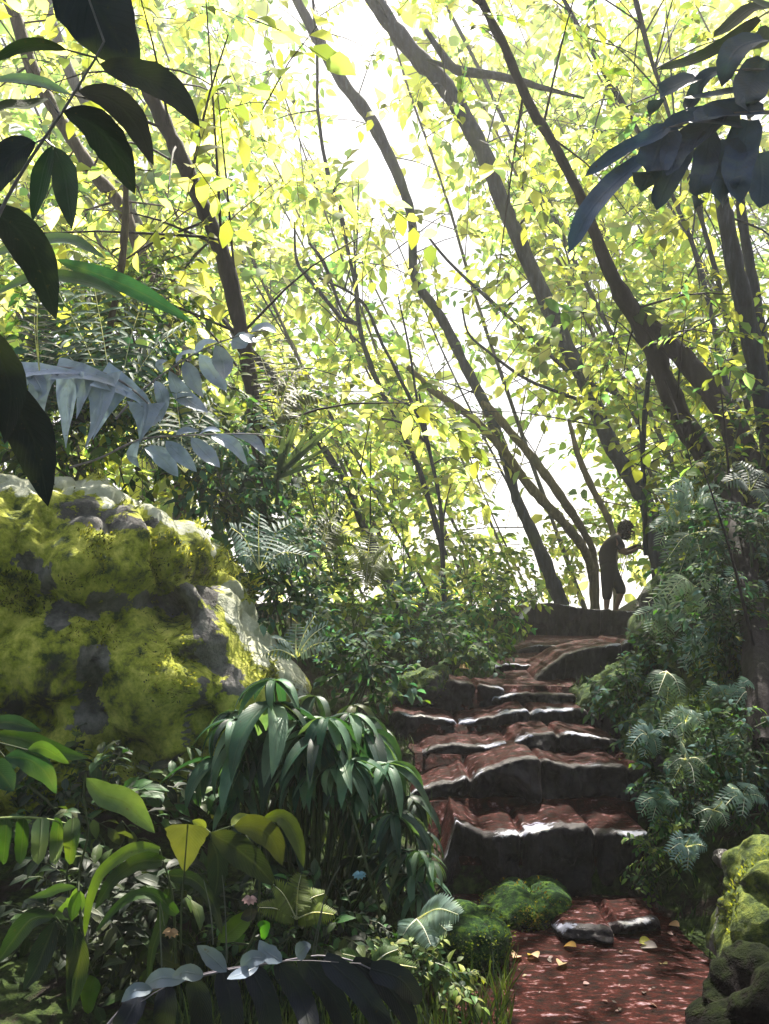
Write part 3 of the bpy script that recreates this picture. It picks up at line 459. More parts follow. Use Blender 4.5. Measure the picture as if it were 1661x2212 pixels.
# crowns
CORE=np.array([(730,60),(800,240),(900,400),(900,560),(960,690),(1080,830),(1150,930),(1110,1060),(1180,1180)],float)
def coredist(u,v):
    q=np.array((u,v)); best=1e9
    for a,b in zip(CORE[:-1],CORE[1:]):
        t=np.clip(np.dot(q-a,b-a)/np.dot(b-a,b-a),0,1); best=min(best,np.linalg.norm(q-(a+t*(b-a))))
    return best
def dens(u,v,d):
    if u<-260 or u>1920 or v<-110 or v>1300: return 0
    cd=coredist(u,v); k=1-.993*math.exp(-(cd/178)**2)
    if 1130<u<1480 and 960<v<1400 and d<16: return 0
    if 850<u<1250 and v>1000 and d<14: k*=.25
    if 900<u<1130 and 440<v<760: k=max(k,.2)
    return k
def crown(h):
    pts=h['pts'][:,:3]; e=h['e']; mb=MB(); tw=MB(); pal=h['pal'] or YG; made=0; tries=0
    while made<h['crown'] and tries<h['crown']*12:
        tries+=1; i=rng.integers(0,int(len(pts)*.92)); p0=pts[i]; dd=p0[1]; off=rng.normal(size=3)*h['spread']*np.array((1,1,.9)); off[2]+=.2; c=p0+off
        if c[1]<4 : continue
        u,v=proj(c)
        if rng.random()>dens(u,v,c[1]): continue
        made+=1
        if True:
            br=spline([p0,p0+off*.5+np.array((0,0,.1)),c],6); tube(tw,br,np.linspace(.014,.004,6),4)
        # pinnate sprigs around the cluster centre
        for s in range(rng.integers(2,5)):
            ax=unit(rng.normal(size=3)*np.array((1,.8,.5))+np.array((0,0,-.25))); L=U(*h['leaf']); m=rng.integers(5,10); ln=L*m*.42
            sp0=c+rng.normal(size=3)*.12; k=np.linspace(.1,1,m); pp=sp0+ax*(k*ln)[:,None]+np.array((0,0,-1))*(k**2*ln*.25)[:,None]
            up=unit(np.array((rng.normal()*.5,-.4+rng.normal()*.5,1.0))); sd=unit(np.cross(ax,up))
            sgn=np.where(np.arange(m)%2==0,1,-1)[:,None]; t=unit(sd*sgn*.9+ax*.6+rng.normal(size=(m,3))*.22)
            LL=L*rng.uniform(.75,1.2,m)
            leaves(mb,pp,t,unit(up+rng.normal(size=(m,3))*.25),LL,LL*U(.45,.62),.7,pick(pal,m,.2)*U(.8,1.2),rows=3,prof='oval')
            tube(tw,[sp0,sp0+ax*ln*.5-np.array((0,0,ln*.06)),sp0+ax*ln-np.array((0,0,ln*.25))],[.005,.004,.002],3)
    if mb.n: mb.build('crown',h['cm'] or M_far,e)
    if tw.n: tw.build('branches',h['m'],e)
for h in TREEH: crown(h)
# far-off wood behind everything: loose leaf mass, no clear trees in it
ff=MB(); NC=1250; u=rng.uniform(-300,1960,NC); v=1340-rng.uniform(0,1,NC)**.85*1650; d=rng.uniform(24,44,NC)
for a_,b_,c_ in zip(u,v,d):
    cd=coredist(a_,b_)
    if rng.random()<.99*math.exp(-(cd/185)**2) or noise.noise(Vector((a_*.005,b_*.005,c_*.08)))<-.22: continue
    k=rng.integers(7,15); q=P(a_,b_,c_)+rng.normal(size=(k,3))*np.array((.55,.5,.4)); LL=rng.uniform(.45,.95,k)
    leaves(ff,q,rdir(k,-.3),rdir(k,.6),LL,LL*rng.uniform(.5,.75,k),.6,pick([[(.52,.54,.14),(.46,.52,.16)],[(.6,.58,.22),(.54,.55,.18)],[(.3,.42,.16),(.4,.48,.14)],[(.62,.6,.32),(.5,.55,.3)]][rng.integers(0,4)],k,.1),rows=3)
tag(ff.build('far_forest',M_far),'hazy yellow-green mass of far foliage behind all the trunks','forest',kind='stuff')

# ------------------------------------------------------------------ shrubs and undergrowth
def shrub(label,u,v,d,rw,rh,n,leaf,pal,m=M_mid,ld=1.0,name='shrub',cat='shrub',prof='oval',asp=.45,droop=.9,rows=3,stems=6,group=None,base_v=None,seat=False):
    """bush centred at a pixel and depth; rw, rh half sizes in px; leaves on sprigs through its volume"""
    if seat: d=min(d,surf(u,v)+.05)
    c=P(u,v,d); R=np.array((rw/F*d,max(.25,rw/F*d*.8)*ld,rh/F*d)); b=P(u,base_v or v+rh*1.05,d); e=thing(name,label,cat,b,group); mb=MB(); tw=MB()
    ns=max(4,n//8)
    for k in range(ns):
        q=rdir(1)[0]*rng.random()**.45; sc=c+q*R; out=unit(q*np.array((1,1,.7))+rng.normal(size=3)*.45+np.array((0,-.1,.15))); L=U(*leaf); mm=8
        kk=np.linspace(0,1,mm); ln=L*2.1; pp=sc+out*(kk*ln)[:,None]-np.array((0,0,1))*(kk**2*ln*.3)[:,None]
        up=unit(np.array((rng.normal()*.4,-.35+rng.normal()*.3,1))); sd=unit(np.cross(out,up)); sg=np.where(np.arange(mm)%2==0,1,-1)[:,None]
        t=unit(sd*sg*.8+out*.7+rng.normal(size=(mm,3))*.25+np.array((0,0,-.15))); LL=L*rng.uniform(.6,1.15,mm)
        leaves(mb,pp,t,unit(up+rng.normal(size=(mm,3))*.25),LL,LL*asp,droop,pick(pal,mm,.2),rows=rows,prof=prof)
        tube(tw,[pp[0],pp[4],pp[7]],[.004,.003,.0015],3)
        if k<stems: tube(tw,spline([b+rng.normal(size=3)*.05*np.array((1,1,0)),(b+sc)/2+rng.normal(size=3)*.05,sc],6),np.linspace(.012,.005,6),5)
    mb.build('foliage',m,e); tw.build('stems',M_stem,e); return e
DG=[(.02,.08,.025),(.035,.12,.035),(.015,.05,.03),(.06,.17,.05),(.10,.18,.03)]
BG=[(.03,.11,.10),(.06,.18,.17),(.02,.07,.06),(.13,.26,.28),(.05,.11,.03)]
DK2=[(.008,.024,.01),(.014,.036,.016),(.01,.022,.016),(.03,.07,.015)]
LG=[(.12,.2,.04),(.2,.27,.05),(.3,.34,.07),(.08,.15,.03)]
# behind and above the boulder on the left
shrub('teal broad-leaved shrub behind the blue split frond on the left',90,700,6.2,170,140,520,(.10,.17),TE+DG+DG)
shrub('bright olive shrub behind the thin knotty brown stem',290,650,6.8,150,120,520,(.09,.15),LG+DG)
shrub('dark dense shrub right above the back of the boulder',180,930,5.9,240,110,900,(.08,.15),DG+DG+LG,ld=.6)
shrub('dark shrub between the boulder top and the straight dark trunk',430,900,6.4,130,150,700,(.08,.14),DG+LG)
shrub('olive small-leaved shrub on the right of the straight dark trunk',625,850,7.2,70,110,300,(.07,.12),OL+DG)
shrub('shadowy shrub right of the boulder under the fan palm',590,1120,6.3,110,140,700,(.07,.13),BG+DG+DG)
shrub('mixed green shrub catching sun beside the lower slanting trunk',720,1080,8.2,110,150,600,(.08,.14),LG+TE+DG)
shrub('dark blue-green shrub directly right of the boulder shoulder',610,1280,5.6,90,130,700,(.06,.12),BG+DG)
shrub('leafy green thicket in front of the clearing, left part',760,1310,7.6,100,120,600,(.08,.13),DG+LG+TE)
shrub('bushy emerald undergrowth left of the crowning rock',1010,1325,9.2,130,80,800,(.09,.15),TE+DG+[(.05,.26,.12),(.08,.3,.1)])
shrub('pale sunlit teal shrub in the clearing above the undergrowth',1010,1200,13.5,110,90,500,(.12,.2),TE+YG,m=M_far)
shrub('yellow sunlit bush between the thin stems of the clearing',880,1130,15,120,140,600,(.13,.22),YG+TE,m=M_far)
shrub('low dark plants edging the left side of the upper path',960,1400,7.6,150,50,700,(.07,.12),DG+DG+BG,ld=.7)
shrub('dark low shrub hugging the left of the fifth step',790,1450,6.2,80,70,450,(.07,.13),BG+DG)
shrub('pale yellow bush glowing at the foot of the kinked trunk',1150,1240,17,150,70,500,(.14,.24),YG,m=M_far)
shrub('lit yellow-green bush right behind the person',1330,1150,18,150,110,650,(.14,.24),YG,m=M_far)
shrub('sunlit yellow-green plants spilling over the left edge of the crowning rock',1080,1290,11.4,80,45,350,(.1,.17),LG+TE,ld=.6)
shrub('dense teal leaves massed between the slanting trunk and the upper path',900,1350,8.2,110,70,600,(.09,.15),BG+DG+[(.05,.26,.14)])
TL=[(.02,.09,.08),(.04,.15,.13),(.015,.06,.05),(.08,.24,.2),(.05,.14,.04)]
shrub('dense teal undergrowth under the hanging leaves at the left edge',60,860,5.7,130,90,500,(.09,.15),TL,ld=.6)
shrub('dark teal thicket behind the arching blue frond',260,800,6.0,150,110,600,(.09,.16),TL,ld=.6)
shrub('blue-green thicket around the foot of the straight dark trunk',500,1010,6.0,130,100,600,(.08,.14),TL+BG,ld=.6)
# right bank
shrub('dark green shrub on top of the right bank by the slim stem',1490,1080,8.4,75,90,600,(.08,.13),DG+LG+TE,seat=True)
shrub('deep green creeper covering the bank right of the person',1490,1250,7.6,70,150,800,(.06,.11),DG+BG+DG,ld=.6,seat=True)
shrub('dim shrub at the right edge between the two dark trunks',1590,980,7.0,110,130,600,(.07,.13),DG+OL,seat=True)
shrub('olive shrub filling the fork of the dark trunk',1560,720,9.5,110,170,600,(.09,.16),OL+LG)
shrub('dark creeper low on the outcrop right of the steps',1480,1700,4.6,100,120,900,(.03,.065),DG+BG,ld=.35,seat=True)
shrub('small dark plant hanging over the outcrop foot',1420,1840,4.4,55,70,350,(.03,.06),DG+TE,ld=.4,seat=True)
shrub('shaded creeper high on the right edge',1620,1450,5.5,90,140,700,(.05,.09),DG+OL,ld=.4,seat=True)
shrub('dense dark creeper across the middle of the right bank',1560,1350,5.5,110,110,900,(.05,.09),DG+BG,ld=.35,seat=True)
shrub('blue-green leafy mat on the bank under the two dark trunks',1600,1180,6,90,110,800,(.05,.09),BG+DG,ld=.35,seat=True)
shrub('dark leaves hanging from the bank beside the person',1450,1390,7,40,60,400,(.05,.09),DG,ld=.35,seat=True)
shrub('dim leafy growth on the bank behind the domed boulder',1600,1650,4.5,80,140,700,(.04,.07),DG+DG+BG,ld=.3,seat=True)
shrub('blue-green creeper over the angular rock beside the upper steps, on the bank',1350,1500,5.9,60,70,500,(.05,.09),BG+DG,ld=.35,seat=True)
shrub('deep green creeper between the angular rock and the outcrop, on the bank',1430,1580,5.2,70,60,500,(.045,.08),DG+BG,ld=.35,seat=True)
shrub('leafy teal creeper just above the angular rock, on the bank',1420,1440,6.2,70,60,500,(.05,.09),BG+DG,ld=.35,seat=True)
# foreground low growth at lower left
shrub('dark leafy plants under the boulder on the left',150,1730,4.0,260,80,700,(.07,.13),DK2+DG,m=M_near,ld=.5)
shrub('low dark herbs in the left foreground',240,1980,3.4,260,110,800,(.06,.12),DK2,m=M_near,ld=.5)
shrub('small bright-leaved herbs beside the lower rock',880,2110,3.2,130,60,500,(.03,.07),LG+DG+TE,m=M_near,ld=.5)
shrub('fine green herbs at the bottom centre',640,2010,3.3,170,80,750,(.04,.08),DK2+DG,m=M_near,ld=.5)

# ------------------------------------------------------------------ hand-placed big leaves
def bigleaf(mb,pts,wpx,prof='oval',d=None,col=(.05,.08,.03),hint=(.1,-1,.35),fold=.25,rows=14,wave=.01):
    q=[P(a,b,(c if len(x)>2 else d)) for x in pts for a,b,c in [(x[0],x[1],x[2] if len(x)>2 else d)]]
    ribbon(mb,q,wpx/F*(d or pts[0][2]),prof,hint,fold,rows,col,wave)
def leafy(name,label,cat,stem,lv,d,m,stemm=M_stem,base=None,stemw=7):
    """plant whose every traced leaf is a part; lv: (pts, width px, colour, profile)"""
    b=P(*base) if base else P(stem[-1][0],stem[-1][1],d); e=thing(name,label,cat,b); st=MB()
    tube(st,spline([P(a,c,d) for a,c in stem],14),np.linspace(stemw*.5,stemw,14)/F*d/2,8)
    root=min(lv and [0] or [0])
    for pts,wpx,col,prof in lv:
        mb=MB(); d0_=d+U(-.04,.04); sl_=U(-.05,.03); dz=[d0_+k*sl_ for k in range(len(pts))]
        bigleaf(mb,[(a,c,z) for (a,c),z in zip(pts,dz)],wpx,prof,d,col,hint=(U(-.3,.3),-1,U(.1,.7)) if m is not M_dark else (U(-.2,.2),-1,U(-.1,.2))); mb.build('leaf',m,e)
        p0=np.array(stem,float); j=np.argmin(np.hypot(p0[:,0]-pts[0][0],p0[:,1]-pts[0][1])); tube(st,[P(*stem[j],d),P(*pts[0],dz[0])],[.0035,.0025],5)
    st.build('stem',stemm,e); return e
NV=(.014,.02,.045); DN=(.02,.055,.03); PG=(.035,.034,.045)
leafy('broad_leaf_plant','dark plant with huge glossy pointed leaves hanging in the top left foreground','plant',[(225,90),(207,125),(170,185),(130,250),(95,300),(60,352),(25,410),(-10,480),(-60,600)],
 [([(150,-120),(200,0),(255,90),(303,150)],165,NV,'oval'),([(215,138),(290,160),(370,200),(432,275)],72,(.03,.04,.03),'oval'),([(168,197),(240,215),(295,270),(332,358)],62,PG,'oval'),
  ([(135,240),(200,270),(250,330),(292,420)],78,(.014,.028,.018),'oval'),([(112,315),(95,370),(85,420),(70,478)],48,DN,'oval'),([(118,318),(140,375),(148,430),(156,495)],58,DN,'oval'),
  ([(78,308),(40,325),(5,370),(-20,430)],70,NV,'oval'),([(145,108),(95,98),(40,105),(-30,140)],30,(.03,.06,.02),'oval'),([(105,212),(60,228),(10,232),(-30,255)],36,(.05,.08,.02),'oval')],2.3,M_dark,M_lilac,stemw=9)
leafy('broad_leaf_plant','shadowy plant with long pointed leaves dipping over the boulder from the left edge','plant',[(-70,430),(-60,700),(-70,900),(-90,1200)],
 [([(-30,440),(30,490),(80,560),(122,692)],84,(.012,.026,.014),'oval'),([(-30,800),(30,880),(75,960),(104,1095)],100,(.008,.016,.016),'oval'),([(-40,700),(0,770),(25,850),(10,960)],70,(.01,.02,.016),'oval')],2.4,M_dark)
leafy('broad_leaf_plant','pale teal broad leaves lit through behind the top left stem','plant',[(-60,150),(-50,260),(-60,500),(-80,1100)],
 [([(-40,180),(30,172),(90,180),(155,205)],34,(.12,.24,.22),'oval'),([(-40,560),(60,530),(150,520),(230,560)],46,(.12,.22,.16),'oval'),([(-20,640),(80,600),(190,610),(280,650)],44,(.1,.2,.1),'oval'),([(120,560),(230,600),(320,640),(420,700)],40,(.03,.12,.09),'oval')],3.9,M_near)

WAX=None
def frond(e,name,rach,lfs,d,col,m,rw=5,stemm=M_lilac,wprof='frond',hint=(.1,-1,.5),fold=.2,vary=.15,wmul=1.0):
    mb=MB(); tube(mb,spline([P(a,b,d) for a,b in rach],18),np.linspace(rw,rw*.4,18)/F*d/2,6); fr=mb.build(name,stemm,e)
    lb=MB()
    for pts,wpx in lfs:
        wpx*=wmul
        cc=np.array(col)*(1+vary*rng.normal()); dz=[d-.005+k*U(-.06,.03) for k in range(len(pts))]
        bigleaf(lb,[(a,b,z) for (a,b),z in zip(pts,dz)],wpx,wprof,d,cc,hint=(U(-.25,.25),-.9 if m is M_blue else -1,U(.45,.75) if m is M_blue else U(.2,.8)),fold=fold,rows=10)
    lb.build('leaflets',m,fr); return fr
PB=(.36,.46,.74)
e=thing('palm','split-leaved palm with waxy blue-lilac fronds arching over the boulder','palm',P(200,1150,5.2))
frond(e,'frond',[(20,900),(38,830),(60,800),(140,795),(240,812),(310,862),(342,897)],
 [([(70,799),(48,830),(33,872)],40),([(105,798),(85,850),(86,948)],52),([(155,800),(146,870),(142,968)],58),([(225,808),(215,890),(184,970)],62),([(265,830),(235,880),(200,950)],36),([(318,872),(312,915),(302,955)],60),([(340,893),(325,915),(305,930)],40),
  ([(40,806),(90,800),(190,806)],40),([(120,800),(200,810),(290,850)],48),([(215,812),(290,850),(346,904)],56),([(70,806),(90,850),(60,880)],30),([(190,806),(180,850),(165,905)],40)],5.0,PB,M_blue,rw=9,wmul=1.45)
frond(e,'frond',[(250,905),(300,850),(370,795),(450,750),(540,718),(592,714)],
 [([(335,822),(352,860),(345,915)],22),([(365,800),(395,855),(450,892)],30),([(400,780),(420,830),(440,860)],28),([(430,765),(455,800),(490,845)],30),([(465,745),(480,780),(485,820)],34),([(500,735),(520,742),(530,752)],40),([(520,722),(545,735),(560,730)],22),([(540,717),(570,706),(598,720)],20),
  ([(380,785),(395,765),(425,760)],16),([(420,765),(440,742),(470,738)],16),([(350,805),(345,785),(362,778)],14)],5.1,(.34,.43,.70),M_blue,rw=5,wprof='oval',wmul=1.35)
frond(e,'frond',[(150,1010),(215,990),(300,950),(380,942),(470,938),(560,938),(612,946)],
 [([(312,968),(345,985),(385,1030)],34),([(358,952),(390,985),(425,1020)],26),([(412,945),(440,975),(475,1010)],28),([(455,940),(500,960),(535,1005)],26),([(380,940),(400,930),(430,932)],14),([(430,938),(450,928),(478,932)],14),([(500,938),(545,950),(575,985)],18),([(300,950),(285,985),(300,1010)],18)],5.0,(.30,.39,.64),M_blue,rw=5,wprof='oval',wmul=1.35)
e=thing('fan_palm','small fan palm of stiff grey-green blades right of the straight trunk','palm',P(598,1090,6.0)); mb=MB()
for tu,tv in [(700,895),(722,912),(745,905),(690,935),(660,880),(735,955),(640,900),(620,905),(700,1000),(560,960)]:
    ribbon(mb,[P(598,1035,6.0),P((598+tu)/2,(1035+tv)/2-4,5.95+U(-.05,.05)),P(tu,tv,5.9+U(-.1,.1))],14/F*6,'lance',(0,-1,.4),.3,8,(.10,.15,.12))
mb.build('blades',M_near,e); mb=MB(); tube(mb,[P(598,1035,6),P(600,1060,6),P(598,1090,6)],[.012,.014,.016]); mb.build('stem',M_stem,e)

# dark blue fronds, top right
e=thing('palm','dark blue-green palm with thick drooping finger-like leaves in the top right corner','palm',P(1760,500,3.6))
def fing(*a): return [(list(a[:-1]),a[-1])]
BL=(.055,.105,.24)
f1=[([(1440,275),(1400,300),(1340,330),(1262,382)],30),([(1410,335),(1340,385),(1275,455),(1228,548)],40),([(1440,275),(1425,320),(1405,370),(1385,415)],62),([(1480,300),(1465,350),(1440,400),(1418,455)],44),([(1530,285),(1525,340),(1512,400),(1500,452)],42),([(1575,300),(1572,360),(1562,400),(1560,450)],54),([(1640,330),(1645,390),(1640,450)],60),
    ([(1600,270),(1520,255),(1470,265),(1432,290)],44),([(1620,260),(1600,330),(1590,390),(1600,440)],54),([(1560,250),(1500,300),(1460,330),(1440,380)],50),([(1650,240),(1560,245),(1500,262)],50)]
frond(e,'frond',[(1780,270),(1700,245),(1600,245),(1520,255),(1440,278)],f1,3.6,BL,M_dark,rw=12,wprof='finger',fold=.35,wmul=1.3)
f2=[([(1505,168),(1470,180),(1430,205),(1402,252)],36),([(1650,85),(1600,100),(1570,140),(1558,188)],46),([(1560,150),(1520,170),(1495,215),(1480,240)],26),([(1640,190),(1580,200),(1520,210),(1470,212)],24),([(1655,130),(1630,170),(1610,220),(1615,260)],60)]
frond(e,'frond',[(1780,210),(1700,160),(1620,150),(1560,158),(1505,168)],f2,3.7,(.05,.09,.18),M_dark,rw=9,wprof='finger',fold=.3,wmul=1.3)
f3=[([(1640,40),(1580,85),(1510,125),(1420,152)],30),([(1661,15),(1620,20),(1570,60),(1540,80)],34),([(1661,60),(1640,90),(1590,110)],36),([(1680,20),(1640,10),(1600,-10)],40)]
frond(e,'frond',[(1780,-10),(1720,0),(1661,25),(1630,45)],f3,3.8,(.05,.08,.03),M_dark,rw=8,wprof='finger')

# lower left strap-leaved plants
G_=(.07,.15,.02); G2=(.12,.2,.04); OLV=(.10,.12,.02); DK=(.015,.035,.015)
leafy('strap_leaf_plant','plant with long arching sunlit green straps in the lower left','plant',[(345,1835),(352,1860),(365,1900),(375,1960),(380,2080)],
 [([(345,1838),(285,1838),(225,1880),(195,1945),(183,2025)],36,(.14,.24,.04),'strap'),([(350,1860),(300,1862),(245,1900),(205,1965)],40,(.03,.07,.012),'strap'),([(382,1975),(330,1932),(270,1945),(205,2015)],30,(.04,.10,.02),'strap'),
  ([(365,1890),(420,1900),(460,1950),(480,2020)],34,DK,'strap'),([(365,1920),(350,1990),(330,2050),(320,2120)],30,DK,'strap')],3.0,M_near)
leafy('broad_leaf_plant','plant with pale folded green leaf and a twisted bright one above the straps','plant',[(185,1670),(180,1720),(190,1800),(170,1900),(180,2050)],
 [([(186,1680),(225,1715),(275,1735),(335,1800)],58,(.16,.26,.10),'oval'),([(165,1917),(168,1945),(150,1965),(115,1980)],44,(.14,.26,.06),'oval'),([(165,1916),(130,1918),(100,1930),(62,1940)],20,(.08,.16,.06),'oval'),([(170,1925),(160,1960),(155,1990)],26,(.10,.22,.03),'oval'),
  ([(120,1980),(70,1985),(30,2030),(-10,2085)],46,(.02,.05,.02),'oval'),([(120,1990),(100,2040),(80,2090),(50,2140)],50,(.015,.04,.015),'oval'),([(150,1990),(170,2060),(165,2120),(150,2190)],50,(.02,.045,.02),'oval'),([(205,2110),(195,2140),(190,2190)],52,(.07,.2,.02),'strap')],3.0,M_near)
leafy('arum_plant','arrow-shaped olive leaf on a thin upright stalk in the foreground','plant',[(405,1790),(398,1880),(392,1960),(390,2050)],[([(406,1780),(404,1810),(402,1845),(398,1884)],96,(.15,.17,.06),'drop')],2.9,M_near,stemw=5)
leafy('broad_leaf_plant','dark olive plant with pointed leaves right of the arrow-shaped leaf','plant',[(455,1800),(500,1785),(560,1770),(560,1850),(560,2000)],
 [([(455,1798),(500,1825),(545,1860),(597,1915)],62,(.03,.05,.015),'oval'),([(505,1785),(550,1785),(590,1815),(610,1870)],54,OLV,'oval'),([(570,1766),(610,1765),(640,1810),(656,1875)],36,(.10,.14,.02),'oval'),([(500,1785),(515,1770),(540,1760)],24,(.3,.36,.08),'oval'),([(445,1790),(430,1780),(415,1772)],24,(.3,.36,.08),'oval'),([(455,1810),(470,1850),(470,1900),(460,1950)],46,DK,'oval')],3.1,M_near)
leafy('broad_leaf_plant','glossy green leaves poking in at the left edge below the boulder','plant',[(-20,1600),(-10,1680),(-20,1800),(-20,2000)],
 [([(-20,1585),(50,1598),(120,1625),(192,1638)],46,(.06,.14,.03),'oval'),([(10,1635),(60,1640),(100,1670),(122,1715)],52,(.04,.12,.07),'oval'),([(-30,1640),(10,1680),(30,1710)],60,(.03,.08,.06),'oval'),([(-30,1560),(30,1562),(90,1580)],34,(.03,.08,.05),'oval'),([(60,1620),(95,1615),(150,1650)],30,(.1,.2,.05),'oval')],3.1,M_near)
e=thing('pleated_palm','palm frond with square-cut green leaflets hanging at the left edge','palm',P(-60,1850,3.0))
frond(e,'frond',[(-60,1780),(0,1768),(90,1768),(168,1785)],[([(x,1768),(x-3,1815),(x-8,1868)],36) for x in (-20,15,52,90,128,158)],3.0,(.045,.11,.025),M_near,rw=8,stemm=plain('frond_rib_lit',(.25,.32,.1)),wprof='finger')
leafy('broad_leaf_plant','low plant with one bright half-turned green leaf at bottom centre','plant',[(500,2100),(540,2040),(560,1990),(575,1975)],
 [([(470,2032),(500,2012),(530,1985),(556,1968)],44,(.12,.24,.02),'oval'),([(568,1988),(572,2005),(568,2030)],30,(.06,.3,.04),'strap'),([(500,2040),(515,2030),(530,2018)],18,(.06,.26,.06),'oval'),([(555,1968),(540,1975),(520,1985)],28,(.05,.05,.06),'oval')],3.1,M_near)
# bottom palm frond
e=thing('palm','charcoal and slate-blue palm frond spreading along the bottom edge','palm',P(540,2420,2.5))
lf=[]
for x,y,tx,ty in [(300,2150,240,2260),(360,2130,330,2290),(420,2112,430,2300),(480,2098,500,2300),(540,2088,590,2290),(600,2078,680,2270),(650,2068,760,2260),(700,2068,850,2260),(760,2078,900,2230),(800,2092,905,2170)]:
    lf.append(([(x,y),((x+tx)/2+12,(y+ty)/2-16),(tx,ty)],52))
frond(e,'frond',[(220,2230),(290,2155),(380,2122),(480,2098),(600,2078),(700,2064),(780,2082),(830,2115)],lf,2.5,(.016,.02,.034),M_dark,rw=8,wprof='finger')
up=[([(490,2100),(460,2070),(425,2042)],38),([(610,2078),(575,2055),(560,2030)],38),([(440,2108),(400,2100),(370,2112)],34),([(400,2118),(350,2112),(310,2130)],40),([(520,2092),(545,2070),(580,2072)],34),([(640,2066),(660,2045),(672,2040)],36),([(330,2138),(290,2140),(262,2165)],30),([(560,2086),(530,2100),(490,2115)],26)]
frond(e,'frond',[(220,2228),(380,2121),(600,2077),(780,2081)],up,2.48,(.16,.21,.30),M_blue,rw=3,wprof='oval')

# ------------------------------------------------------------------ central drooping plant: whorls of lance leaves
def whorled(label,wh,d0,pal,base,m=M_near,n=(9,14)):
    e=thing('drooping_shrub',label,'shrub',P(*base)); st=MB()
    for (u,v,Lpx,dd) in wh:
        c=P(u,v,dd); L=Lpx/F*dd; k=int(rng.integers(*n)); az=np.linspace(0,2*np.pi,k,endpoint=False)+U(0,6)+rng.normal(size=k)*.2
        t=np.stack([np.cos(az),np.sin(az)*.9,rng.uniform(-.5,.15,k)],1); LL=L*rng.uniform(.85,1.35,k)
        mb=MB(); up=np.tile(np.array((0,0,1.)),(k,1))+rng.normal(size=(k,3))*.12
        leaves(mb,np.tile(c,(k,1)),t,up,LL,LL*rng.uniform(.2,.3,k),rng.uniform(1.0,1.9,k),pick(pal,k,.2),rows=8,prof='lance',fold=.5)
        mb.build('leaf_whorl',m,e)
        b=P(base[0]+(u-base[0])*.35,base[1],base[2]); tube(st,spline([c,c*.6+b*.4+np.array((0,0,.08)),b],8),np.linspace(.004,.010,8),5)
    st.build('stems',M_stem,e); return e
CP=[(.03,.10,.07),(.05,.15,.09),(.02,.06,.05),(.10,.22,.15),(.18,.32,.22)]
wh=[(590,1520,190,3.75),(592,1470,110,3.8),(640,1560,170,3.8),(735,1635,110,3.7),(835,1650,120,3.8),(700,1560,160,3.95),(540,1600,150,3.8),(480,1640,120,3.85),(880,1840,90,3.6),(895,1890,85,3.55),(850,1760,100,3.7),(790,1580,120,4.0)]
wh+=[(U(480,790),U(1530,1720),U(75,115),U(3.65,3.95)) for _ in range(22)]
whorled('drooping shrub with long sea-green leaves in tiers, in front of the boulder shoulder',wh,3.8,CP,(660,2000,3.8))
wh2=[]
for _ in range(46):
    u=U(470,900); v=U(1620,1900)
    if v>1900-(0 if u>600 else (600-u)*.9): continue
    wh2.append((u,v,U(60,115),U(3.75,4.3)))
whorled('dark tangle of narrow leaves hanging under the tiered shrub',wh2,4,[(.02,.05,.04),(.03,.07,.05),(.05,.1,.07),(.10,.16,.15)],(680,2040,4.0),n=(6,9))
wh3=[(U(640,850),U(1500,1640),U(70,110),U(4.5,5.2)) for _ in range(10)]+[(U(850,930),U(1720,1930),U(60,90),U(3.9,4.3)) for _ in range(8)]
whorled('dark narrow-leaved shrub lining the left side of the steps',wh3,4.6,[(.02,.05,.035),(.03,.08,.05),(.07,.12,.10)],(840,2000,4.3),n=(6,9))
wh4=[(930,1860,60,3.5),(905,1930,70,3.5),(905,1840,50,3.5),(715,1660,60,3.6)]
whorled('small light-green rosette plant by the foot of the steps',wh4,3.5,[(.12,.24,.14),(.2,.32,.2),(.06,.14,.08)],(890,2010,3.5))

# ------------------------------------------------------------------ ferns
def fern(label,c,fr,d,col,lw=.055,name='fern',m=M_near,group=None,npair=22,seat=False):
    """c: crown px; fr: list of (tip u, tip v, lift px, leaflet px)"""
    if seat: d=min(d,surf(*c)-.02)
    e=thing(name,label,'fern',P(*c,d),group)
    for tu,tv,lift,lp in fr:
        a=P(*c,d); b=P(tu,tv,d-U(.0,.25)); mid=(a+b)/2+np.array((0,-.03,lift/F*d)); r=spline([a,mid,b],npair+2); mb=MB(); tube(mb,r,np.linspace(.004,.0012,len(r)),4)
        tg=unit(np.gradient(r,axis=0)); up=unit(np.array((0,-.9,.8))); sd=unit(np.cross(tg,up)); k=np.arange(2,len(r)-0); s=k/len(r); LL=lp/F*d*np.sin(np.pi*np.clip(s*.86+.1,0,1))**.7
        for sg in (1,-1):
            t=unit(sd[k]*sg+tg[k]*.45+np.array((0,0,-.15))); leaves(mb,r[k],t,np.tile(up,(len(k),1))+rng.normal(size=(len(k),3))*.1,LL,LL*(.17 if lw<.1 else lw)+.003,.5,pick([col],len(k),.15),rows=4,prof='lance',fold=.2)
        mb.build('frond',m,e)
    return e
FB=(.32,.48,.46)
fern('large teal fern fanning out behind the split-leaved palm',(250,900),[(120,620,20,70),(200,600,25,76),(320,620,25,70),(400,700,30,64),(60,700,25,60),(430,830,25,50)],5.6,(.06,.17,.13),npair=14)
fern('dark feathery fern left of the straight dark trunk, above the boulder',(400,1020),[(300,880,25,56),(380,850,20,60),(460,870,25,56),(500,960,25,46),(290,960,20,46)],5.3,(.05,.13,.09),npair=13)
fern('blue-tinted fern in the shade right of the boulder shoulder',(560,1230),[(500,1140,20,44),(560,1110,18,48),(630,1130,22,48),(660,1200,20,40),(520,1200,12,36)],5.2,(.14,.26,.26),npair=12)
